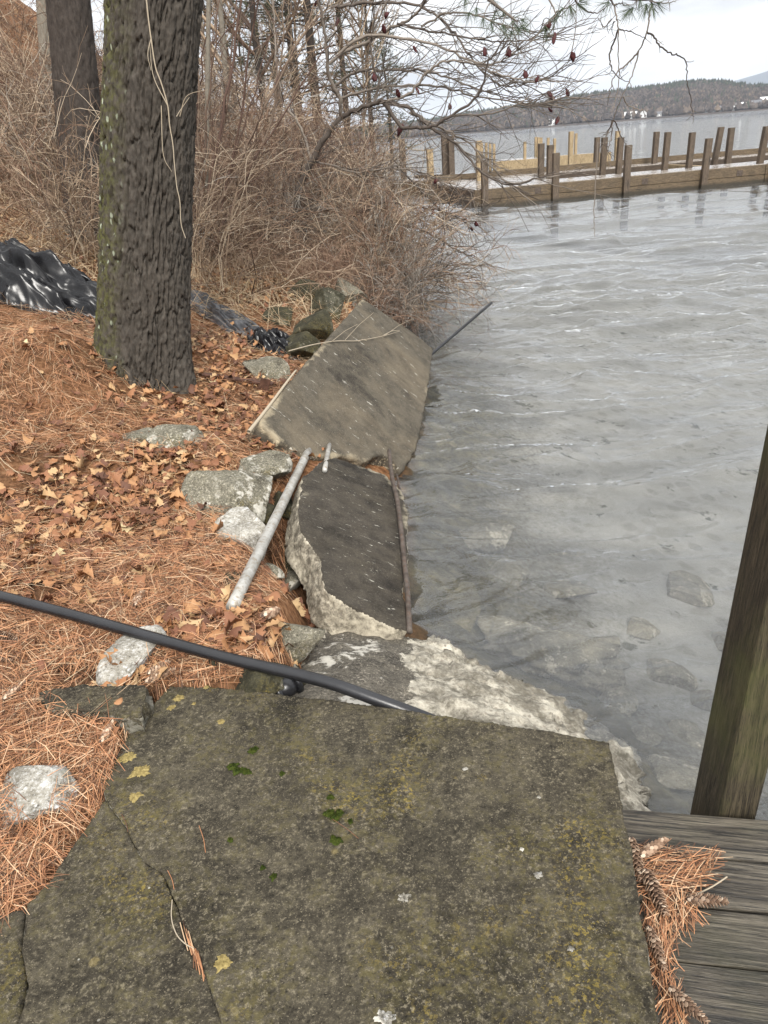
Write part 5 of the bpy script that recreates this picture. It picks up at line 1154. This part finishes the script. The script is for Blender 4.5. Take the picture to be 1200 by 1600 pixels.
for k, (px, Y) in enumerate([(420, 34), (500, 27), (585, 46), (445, 44), (610, 58), (375, 50)]):
    o = copy_tree(pines[k % 2]); x, y = polar(px, Y); o.location = (x, y, gz(x, y)); o.rotation_euler = (0, 0, k * 1.1); o.scale = (1, 1, rng.uniform(.85, 1.15))
bares = [tree_proto(bare_meshes(3), M['bark_pale'], M['twig_tan'], 'bare_tree', BL, BG, *polar(352, 17)), tree_proto(bare_meshes(4, 8), M['bark_far'], M['twig_tan'], 'bare_tree', BL, BG, *polar(430, 20))]
for k, (px, Y) in enumerate([(330, 24), (480, 24), (560, 25), (345, 36), (20, 22), (130, 34), (-30, 26), (400, 40)]):
    o = copy_tree(bares[k % 2]); x, y = polar(px, Y); o.location = (x, y, gz(x, y)); o.rotation_euler = (0, 0, k * .9); s = rng.uniform(.75, 1.1); o.scale = (s, s, s)
wx, wy = polar(345, 26)
tag(link('garden_wall', box_mesh('garden_wall', (wx - 3.2, wy, gz(wx, wy) - .2), (np.array([1, .12, 0]), np.array([-.12, 1, 0]), UP), (6.5, .3, .75), .02), M['stonewall']), 'low grey masonry wall glimpsed through the stems up the hillside', 'wall')

# ================================================================== LITTER
def strips(name, P0, D0, N0, L, w, curl, mat):
    """thin three-station blades: start points, directions, side vectors"""
    n = len(P0); L = L[:, None]; mid = P0 + D0 * L * .5 + np.stack([0 * curl, 0 * curl, np.abs(curl)], 1) * L; mid = mid + N0 * (curl[:, None] * L * .8); end = P0 + D0 * L
    W_ = N0 * w
    V = np.stack([P0 - W_, P0 + W_, mid + W_, mid - W_, end + W_ * .5, end - W_ * .5], 1).reshape(-1, 3); i = np.arange(n)[:, None] * 6
    return mesh_np(name, V, np.concatenate([i + [[0, 1, 2, 3]], i + [[3, 2, 4, 5]]]), False)
def slab_edge(y): return np.interp(y, [.8, .98, 1.15, 1.25, 1.34, 1.5, 1.62, 2.04], [-1.5, -1.4, -1.2, -.985, -.915, -.868, -.825, -.735])
def land_samples(rng, n, pix_w=True):
    """points on the bank, denser near the path where each needle can be told apart"""
    out = []
    while sum(map(len, out)) < n:
        y = rng.uniform(.7, 11, n) ; x = rng.uniform(-6, .6, n)
        ok = (shore(y) - x > .55) & (rng.random(n) < np.clip(4.2 / (x * x + y * y + .6), 0, 1)) & (np.abs(x) < .62 * y + .9)
        ok &= ~((x > -.80) & (x < .7) & (y < 2.02)); ok &= ~((x > -.50) & (y > 2.35) & (y < 4.6)) | (rng.random(n) < .05)
        ok &= ~((y < 2.04) & (x > slab_edge(y))) & ~((y > 1.96) & (y < 2.14) & (x > -1.14) & (x < -.78)); out.append(np.stack([x[ok], y[ok]], 1))
    return np.concatenate(out)[:n]
def needles_on_bank():
    rng = np.random.default_rng(101); nc = 21000; c = land_samples(rng, nc)
    yy = rng.uniform(.85, 3.0, 26000); xx = -rng.uniform(.55, 2.4, 26000); ok = ~((yy < 2.04) & (xx > slab_edge(yy))) & (np.abs(xx) < .6 * yy + .5) & ~((xx > -.5) & (yy > 2.35)) & ~((yy > 1.96) & (yy < 2.14) & (xx > -1.14) & (xx < -.78) & (rng.random(26000) < .93)); near_ = np.stack([xx[ok], yy[ok]], 1); c = np.concatenate([c, near_])
    yy = rng.uniform(3.0, 7.0, 26000); xx = -rng.uniform(.55, 4.5, 26000); ok = (shore(yy) - xx > .9) & (np.abs(xx) < .6 * yy + .4) & (rng.random(26000) < 6 / (xx * xx + yy * yy)); c = np.concatenate([c, np.stack([xx[ok], yy[ok]], 1)])
    dens = fbm2(c[:, 0], c[:, 1], 1.6, 3, 9); c = c[dens > -.33]; nc = len(c)
    k = 4; a0 = rng.uniform(0, 2 * math.pi, nc); th = np.repeat(a0, k) + rng.normal(0, .16, nc * k)
    p = np.repeat(c, k, 0) + rng.normal(0, .012, (nc * k, 2)); til = rng.normal(.02, .10, nc * k)
    z = ground(p[:, 0], p[:, 1]) + rng.uniform(.001, .028, nc * k) + .03 * (rng.random(nc * k) < .10)
    L = rng.uniform(.06, .11, nc * k); D0 = np.stack([np.cos(th), np.sin(th), til], 1)
    e = p + D0[:, :2] * L[:, None]; ze = ground(e[:, 0], e[:, 1]); D0[:, 2] = (ze - ground(p[:, 0], p[:, 1])) / L * .9 + til
    N0 = np.stack([-np.sin(th), np.cos(th), rng.normal(0, .5, nc * k)], 1)
    me = strips('fallen_needles', np.column_stack([p, z]), D0, N0, L, .00085, rng.normal(0, .035, nc * k), None)
    tag(link('fallen_needles', me, M['needle'], origin=(0, 0, 0)), 'mat of orange fallen pine needles covering the bank', 'pine needles', kind='stuff')
needles_on_bank()
def straw_on_bank():
    rng = np.random.default_rng(102); n = 9000
    y = rng.uniform(6.0, 14, n); az = rng.uniform(-.46, -.02, n); x = y * np.tan(az); ok = (shore(y) - x > .7); x, y = x[ok], y[ok]; n = len(x)
    y2 = rng.uniform(1.6, 6.8, 2600); x2 = -rng.uniform(.5, 3.6, 2600); ok = (shore(y2) - x2 > .8) & (np.abs(x2) < .62 * y2) & ~((x2 > -.55)); x = np.concatenate([x, x2[ok]]); y = np.concatenate([y, y2[ok]]); n = len(x)
    th = rng.uniform(0, 6.28, n); L = np.where(y < 7, rng.uniform(.07, .24, n), rng.uniform(.15, .5, n)); til = np.where(y < 7, rng.normal(.03, .12, n), np.abs(rng.normal(.1, .35, n))); D0 = np.stack([np.cos(th), np.sin(th), til], 1)
    e = np.stack([x, y], 1) + D0[:, :2] * L[:, None]; D0[:, 2] += (ground(e[:, 0], e[:, 1]) - ground(x, y)) / L
    P0 = np.stack([x, y, ground(x, y) + rng.uniform(.004, .035, n)], 1); N0 = np.stack([-np.sin(th), np.cos(th), rng.normal(0, .5, n)], 1)
    me = strips('dead_grass', P0, D0, N0, L, np.where(y < 7, .0008, .0016)[:, None], rng.normal(0, .14, n), None)
    tag(link('dead_grass', me, M['straw'], origin=(0, 0, 0)), 'pale dead grass and thin stalks strewn over the bank', 'dead grass', kind='stuff')
straw_on_bank()

LOBE = [(0, .02), (.1, .03), (.2, .18), (.29, .12), (.42, .30), (.52, .16), (.66, .34), (.76, .19), (.88, .22), (1.0, .015)]
def leaf_verts(rng, n):
    """n oak leaves around the origin: midrib with lobed edges, cupped and curled"""
    t = np.array([a for a, b in LOBE]); w = np.array([b for a, b in LOBE]); k = len(t)
    sc = rng.uniform(.034, .086, n)[:, None]; wl = w * rng.uniform(.85, 1.25, (n, k)); wr = w * rng.uniform(.85, 1.25, (n, k))
    cup = rng.normal(.3, .6, (n, 1)); curl = rng.normal(.4, .9, (n, 1)); tw = rng.normal(0, .9, (n, 1)); lobe_fwd = .10 * (w > .18)
    T_ = np.broadcast_to(t, (n, k)); zc = curl * (T_ - .45) ** 2
    mid = np.stack([T_ - .5, 0 * T_, zc], -1)
    Lf = np.stack([T_ - .5 + lobe_fwd, wl, zc + cup * wl + tw * (T_ - .5) * wl + rng.normal(0, .022, (n, k))], -1)
    Rt = np.stack([T_ - .5 + lobe_fwd, -wr, zc + cup * wr - tw * (T_ - .5) * wr + rng.normal(0, .022, (n, k))], -1)
    return np.stack([mid, Lf, Rt], 1) * sc[:, None, None], k                       # n,3,k,3
def place_leaves(name, x, y, zoff, rng, mat, flat=.25):
    n = len(x); L, k = leaf_verts(rng, n); a = rng.uniform(0, 6.28, n); tx = rng.normal(0, flat, n); ty = rng.normal(0, flat, n); fl = np.where(rng.random(n) < .5, 1, -1)
    ca, sa = np.cos(a), np.sin(a); q = L.reshape(n, -1, 3); q = q * np.stack([np.ones(n), np.ones(n), fl], 1)[:, None]
    y1 = q[..., 1] * np.cos(tx)[:, None] - q[..., 2] * np.sin(tx)[:, None]; z1 = q[..., 1] * np.sin(tx)[:, None] + q[..., 2] * np.cos(tx)[:, None]
    x1 = q[..., 0] * np.cos(ty)[:, None] + z1 * np.sin(ty)[:, None]; z2 = -q[..., 0] * np.sin(ty)[:, None] + z1 * np.cos(ty)[:, None]
    X = x1 * ca[:, None] - y1 * sa[:, None] + x[:, None]; Y = x1 * sa[:, None] + y1 * ca[:, None] + y[:, None]
    zm = z2.min(1); Z = z2 - zm[:, None] * .75 + (ground(x, y) + zoff)[:, None]
    V = np.stack([X, Y, Z], -1).reshape(-1, 3); b = (np.arange(n) * 3 * k)[:, None, None]; j = np.arange(k - 1)[None]
    m_, l_, r_ = b + 0, b + k, b + 2 * k; j = j[None]
    F = np.concatenate([np.stack([m_ + j, m_ + j + 1, l_ + j + 1, l_ + j], -1).reshape(-1, 4), np.stack([m_ + j + 1, m_ + j, r_ + j, r_ + j + 1], -1).reshape(-1, 4)])
    return mesh_np(name, V, F, True)
def leaves_on_bank():
    rng = np.random.default_rng(103); xs, ys, zo = [], [], []
    piles = [(195, 780, .26, 230, .05), (120, 800, .30, 150, .04), (255, 735, .22, 110, .05), (60, 815, .28, 60, .03), (40, 890, .22, 60, .03), (120, 885, .18, 30, .03), (230, 1040, .10, 45, .03), (285, 1035, .13, 120, .05), (320, 1000, .12, 60, .04),
             (20, 960, .2, 60, .03), (335, 650, .26, 130, .05), (345, 545, .32, 230, .05), (370, 600, .26, 110, .05), (420, 690, .12, 40, .05), (330, 430, .7, 420, .06), (420, 450, .6, 320, .06), (500, 440, .5, 120, .05), (290, 640, .25, 30, .03), (405, 960, .10, 26, .03), (410, 990, .12, 30, .03), (500, 990, .07, 26, .02), (460, 700, .10, 25, .05), (90, 740, .4, 30, .03), (400, 760, .12, 26, .04), (150, 470, .5, 40, .03), (240, 620, .3, 60, .02), (330, 880, .2, 30, .02)]
    for px, py, r, n, h in piles:
        n = int(n * 1.35); c = G(px, py); xs.append(rng.normal(c[0], r, n)); ys.append(rng.normal(c[1], r * 1.1, n)); zo.append(rng.uniform(.005, .75 * h + .008, n))
    n = 170; c = land_samples(rng, n); xs.append(c[:, 0]); ys.append(c[:, 1]); zo.append(rng.uniform(.003, .02, n))
    n = 9000; y = rng.uniform(7.5, 40, n) ; az = rng.uniform(-.46, -.0, n); xs.append(y * np.tan(az)); ys.append(y); zo.append(rng.uniform(.003, .06, n))
    x, y, zo = np.concatenate(xs), np.concatenate(ys), np.concatenate(zo)
    pl_ = np.array([G(-330, 870), G(-40, 948), G(150, 1000), G(350, 1058), P(500, 1063, 0)])[:, :2]; dp = np.full(len(x), 9.0)
    for a_, b_ in zip(pl_[:-1], pl_[1:]):
        e_ = b_ - a_; q_ = np.stack([x, y], 1) - a_; tt = np.clip(q_ @ e_ / (e_ @ e_), 0, 1); dp = np.minimum(dp, np.linalg.norm(q_ - tt[:, None] * e_, axis=1))
    ok = (dp > .085) & (shore(y) - x > .5) & ~((x > -.84) & (x < .7) & (y < 2.06)); x, y, zo = x[ok], y[ok], zo[ok]
    tag(link('leaf_litter', place_leaves('leaf_litter', x, y, zo, rng, None), M['leaf'], origin=(0, 0, 0)), 'drifts of brown lobed oak leaves heaped on the bank', 'leaf litter', kind='stuff')
leaves_on_bank()
rng = np.random.default_rng(7)
for px, py, lab in [(42, 545, 'big pale tan oak leaf lying alone on the needles left of the trunk'), (208, 838, 'pale golden oak leaf on top of the leaf drift'), (334, 606, 'pale yellow leaf beside the flat rusty bar'), (92, 880, 'broad pale leaf just above the black pipe at the left')]:
    c = G(px, py); tag(link('oak_leaf', place_leaves('oak_leaf', np.array([c[0]]), np.array([c[1]]), np.array([.035]), rng, None, .12), M['leaf_pale']), lab, 'leaf')

# needles swept on to the deck
def deck_needles():
    rng = np.random.default_rng(104); poly = [(992, 1322), (1035, 1330), (1070, 1338), (1110, 1335), (1122, 1352), (1100, 1385), (1070, 1420), (1105, 1430), (1060, 1445), (1045, 1500), (1050, 1545), (1075, 1600), (1040, 1600), (1022, 1520), (1005, 1420)]
    pl = np.array(poly, float); n = 2600; q = rng.uniform([985, 1310], [1125, 1640], (n * 3, 2)); ins = np.zeros(len(q), bool)
    for i in range(len(pl)):
        a, b = pl[i], pl[(i + 1) % len(pl)]; cr = ((a[1] > q[:, 1]) != (b[1] > q[:, 1])) & (q[:, 0] < (b[0] - a[0]) * (q[:, 1] - a[1]) / (b[1] - a[1] + 1e-9) + a[0]); ins ^= cr
    q = q[ins][:680]; p = np.array([P(x, y, dz + .002) for x, y in q]); n = len(p)
    top = q[:, 1] < 1400; th = np.where(top, rng.normal(.15, .55, n), rng.normal(1.25, .5, n)) + math.pi * (rng.random(n) < .5)
    L = rng.uniform(.055, .10, n); D0 = np.stack([np.cos(th), np.sin(th), rng.normal(.02, .1, n)], 1); p[:, 2] += rng.uniform(.0, .022, n); p = p - D0 * L[:, None] * .5
    p[:, 2] = np.maximum(p[:, 2], dz + .002); N0 = np.stack([-np.sin(th), np.cos(th), rng.normal(0, .5, n)], 1)
    ok = p[:, 0] + D0[:, 0] * L < 9
    me = strips('deck_needles', p, D0, N0, L, .0008, rng.normal(0, .025, n), None)
    tag(link('deck_needles', me, M['needle'], origin=P(1050, 1420, dz)), 'swept heap of orange pine needles on the timber deck', 'pine needles', kind='stuff')
    # a few loose needles and the wedge of litter in the slab crack
    pts = [((311, 1290), (321, 1332)), ((520, 1280), (560, 1310)), ((190, 1272), (200, 1300)), ((262, 1360), (272, 1390))]
    t = Tubes()
    for a, b in pts: t.add(smooth_path([P(*a, .003), P((a[0] + b[0]) / 2 + 2, (a[1] + b[1]) / 2, .005), P(*b, .003)], 8), .0009, 4)
    for k in range(16):
        x = 283 + k * 1.6 + rng.normal(0, 2); y = 1438 + k * 3.4; t.add(smooth_path([P(x, y, .003), P(x + 6, y + 22, .006), P(x + 11 + rng.normal(0, 3), y + 44, .003)], 6), .0012, 4)
    tag(link('crack_litter', t.mesh('crack_litter'), M['needle']), 'rust-coloured sliver of needles caught in the crack of the foreground slab', 'pine needles', kind='stuff')
    t = Tubes(); t.add(smooth_path([P(*q_, .006) for q_ in [(269, 1406), (268, 1435), (276, 1460), (290, 1475), (303, 1482)]], 20), .0013, 5)
    tag(link('dry_stalk', t.mesh('dry_stalk'), M['vine']), 'thin curved pale stalk lying by the crack in the foreground slab', 'stalk')
    t = Tubes(); t.add(smooth_path([P(*q_, dz + .012) for q_ in [(1092, 1396), (1115, 1384), (1136, 1370)]], 8), .0018, 5)
    tag(link('dry_stalk', t.mesh('dry_stalk'), M['vine']), 'short grey twig at the right edge of the needle heap on the deck', 'twig')
deck_needles()

# ---- pine cones
def cone_proto(seed, opening):
    rng = np.random.default_rng(seed); V = []; F = []; n = 78; Lc = 1.0
    prof = lambda t: .135 * (math.sin(math.pi * min(1, .12 + t * .92)) ** .7) * (1 - .25 * t)
    for i in range(n):
        t = i / (n - 1); a = i * 2.39996; r = prof(t); x = t * Lc - .5
        out = np.array([0, math.cos(a), math.sin(a)]); side = np.array([0, -math.sin(a), math.cos(a)]); ax = np.array([1.0, 0, 0])
        d = out * math.sin(opening) + ax * math.cos(opening); s = .125 * (1.1 - .55 * abs(t - .4)) * rng.uniform(.9, 1.1); w = s * .42; b = np.array([x, 0, 0]) + out * r * .55
        nrm = out * math.cos(opening) - ax * math.sin(opening); th = .012
        q = [b - side * w * .5, b + side * w * .5, b + d * s * .6 + side * w, b + d * s + side * w * .55 + nrm * .006, b + d * s * 1.08 + nrm * .012, b + d * s - side * w * .55 + nrm * .006, b + d * s * .6 - side * w]
        k = len(V); V += q + [p + nrm * th for p in q]
        F.append([k + j for j in range(7)][::-1]); F.append([k + 7 + j for j in range(7)])
    sides = []
    for i in range(n):
        k = i * 14
        for j in range(7): sides.append([k + j, k + (j + 1) % 7, k + 7 + (j + 1) % 7, k + 7 + j])
    sc = mesh_np('scales', np.array(V) * .12, [np.array(F), np.array(sides)], False); sc.materials.append(M['cone'])
    t = Tubes(); tt = np.linspace(0, 1, 14); t.add(np.stack([tt - .5, 0 * tt, 0 * tt], 1) * .12, np.array([max(.02, prof(x) * .75) for x in tt]) * .12, 8, True)
    co = t.mesh('core'); co.materials.append(M['cone_core']); return sc, co
CP = [cone_proto(1, .62), cone_proto(2, .95), cone_proto(3, .45)]
def cone(a, b, z, kind, label, group='pine cones'):
    pa = np.array(P(*a, z) if z is not None else G(*a)); pb2 = np.array(P(*b, z) if z is not None else G(*b)); c = (pa + pb2) / 2; d = pb2 - pa; L = max(.06, min(.15, np.linalg.norm(d)))
    root = empty('pine_cone', c + [0, 0, .016 if z is not None else .042], label, 'pine cone', group); root.rotation_euler = (0, -math.atan2(d[2], math.hypot(d[0], d[1])), math.atan2(d[1], d[0])); s = L / .125 * (1.1 if z is not None else 1.0); root.scale = (s, s * 1.0, s * 1.0)
    for me, nm in zip(CP[kind], ('scales', 'core')):
        o = bpy.data.objects.new(nm, me); COL.objects.link(o); o.parent = root
cone((1000, 1345), (1037, 1320), dz + .012, 0, 'pale brown pine cone at the top of the needle heap on the deck')
cone((985, 1318), (1000, 1378), dz + .004, 2, 'pine cone squeezed between the slab edge and the deck')
cone((1008, 1368), (1037, 1432), dz + .014, 0, 'long closed brown pine cone lying in the middle of the deck needles')
cone((1074, 1412), (1132, 1416), dz + .012, 1, 'open dark pine cone pointing right across the deck boards')
cone((1013, 1457), (1036, 1518), dz + .010, 2, 'greyish pine cone against the slab edge lower on the deck')
cone((1046, 1552), (1100, 1602), dz + .012, 0, 'pine cone at the bottom edge of the photo on the deck')
cone((213, 962), (226, 940), None, 1, 'dark open pine cone standing behind the black pipe')
cone((0, 1005), (34, 1018), None, 0, 'pale pine cone at the left edge below the black pipe')
cone((-4, 1044), (24, 1048), None, 2, 'pine cone cut by the left edge of the photo')
cone((10, 1110), (44, 1082), None, 0, 'brown pine cone lying aslant on the needles at the left')
cone((162, 1178), (184, 1142), None, 2, 'small slim pine cone by the corner of the foreground slab')
cone((230, 1082), (276, 1062), None, 0, 'fat pine cone in the gap above the small flat slab')
cone((234, 1070), (268, 1050), None, 1, 'open pine cone leaning on the fat one above the small flat slab')
cone((352, 990), (378, 1000), None, 0, 'pine cone right under the lower end of the galvanised pipe')
cone((410, 980), (438, 966), None, 2, 'pine cone in the litter beside the lichened concrete chunk')
cone((386, 1000), (412, 1006), None, 0, 'pine cone just above the black pipe near the lichened chunk')
cone((2, 855), (20, 846), None, 1, 'dark pine cone in the leaves at the far left')

# ================================================================== AIR
if True:
    bm = bmesh.new(); bmesh.ops.create_cube(bm, size=1); me = bpy.data.meshes.new('haze')
    for v in bm.verts: v.co = Vector(((v.co.x) * 24000, v.co.y * 24000, -12 + (v.co.z + .5) * 520))
    bm.to_mesh(me); bm.free(); hz = bpy.data.objects.new('haze', me); COL.objects.link(hz); tag(hz, kind='stuff')
    hm = bpy.data.materials.new('haze'); hm.use_nodes = True; hm.node_tree.nodes.remove(hm.node_tree.nodes['Principled BSDF'])
    pv = hm.node_tree.nodes.new('ShaderNodeVolumePrincipled'); pv.inputs['Color'].default_value = (.80, .87, .98, 1); pv.inputs['Density'].default_value = .00011; pv.inputs['Anisotropy'].default_value = 0
    hm.node_tree.links.new(pv.outputs[0], hm.node_tree.nodes['Material Output'].inputs['Volume']); me.materials.append(hm)
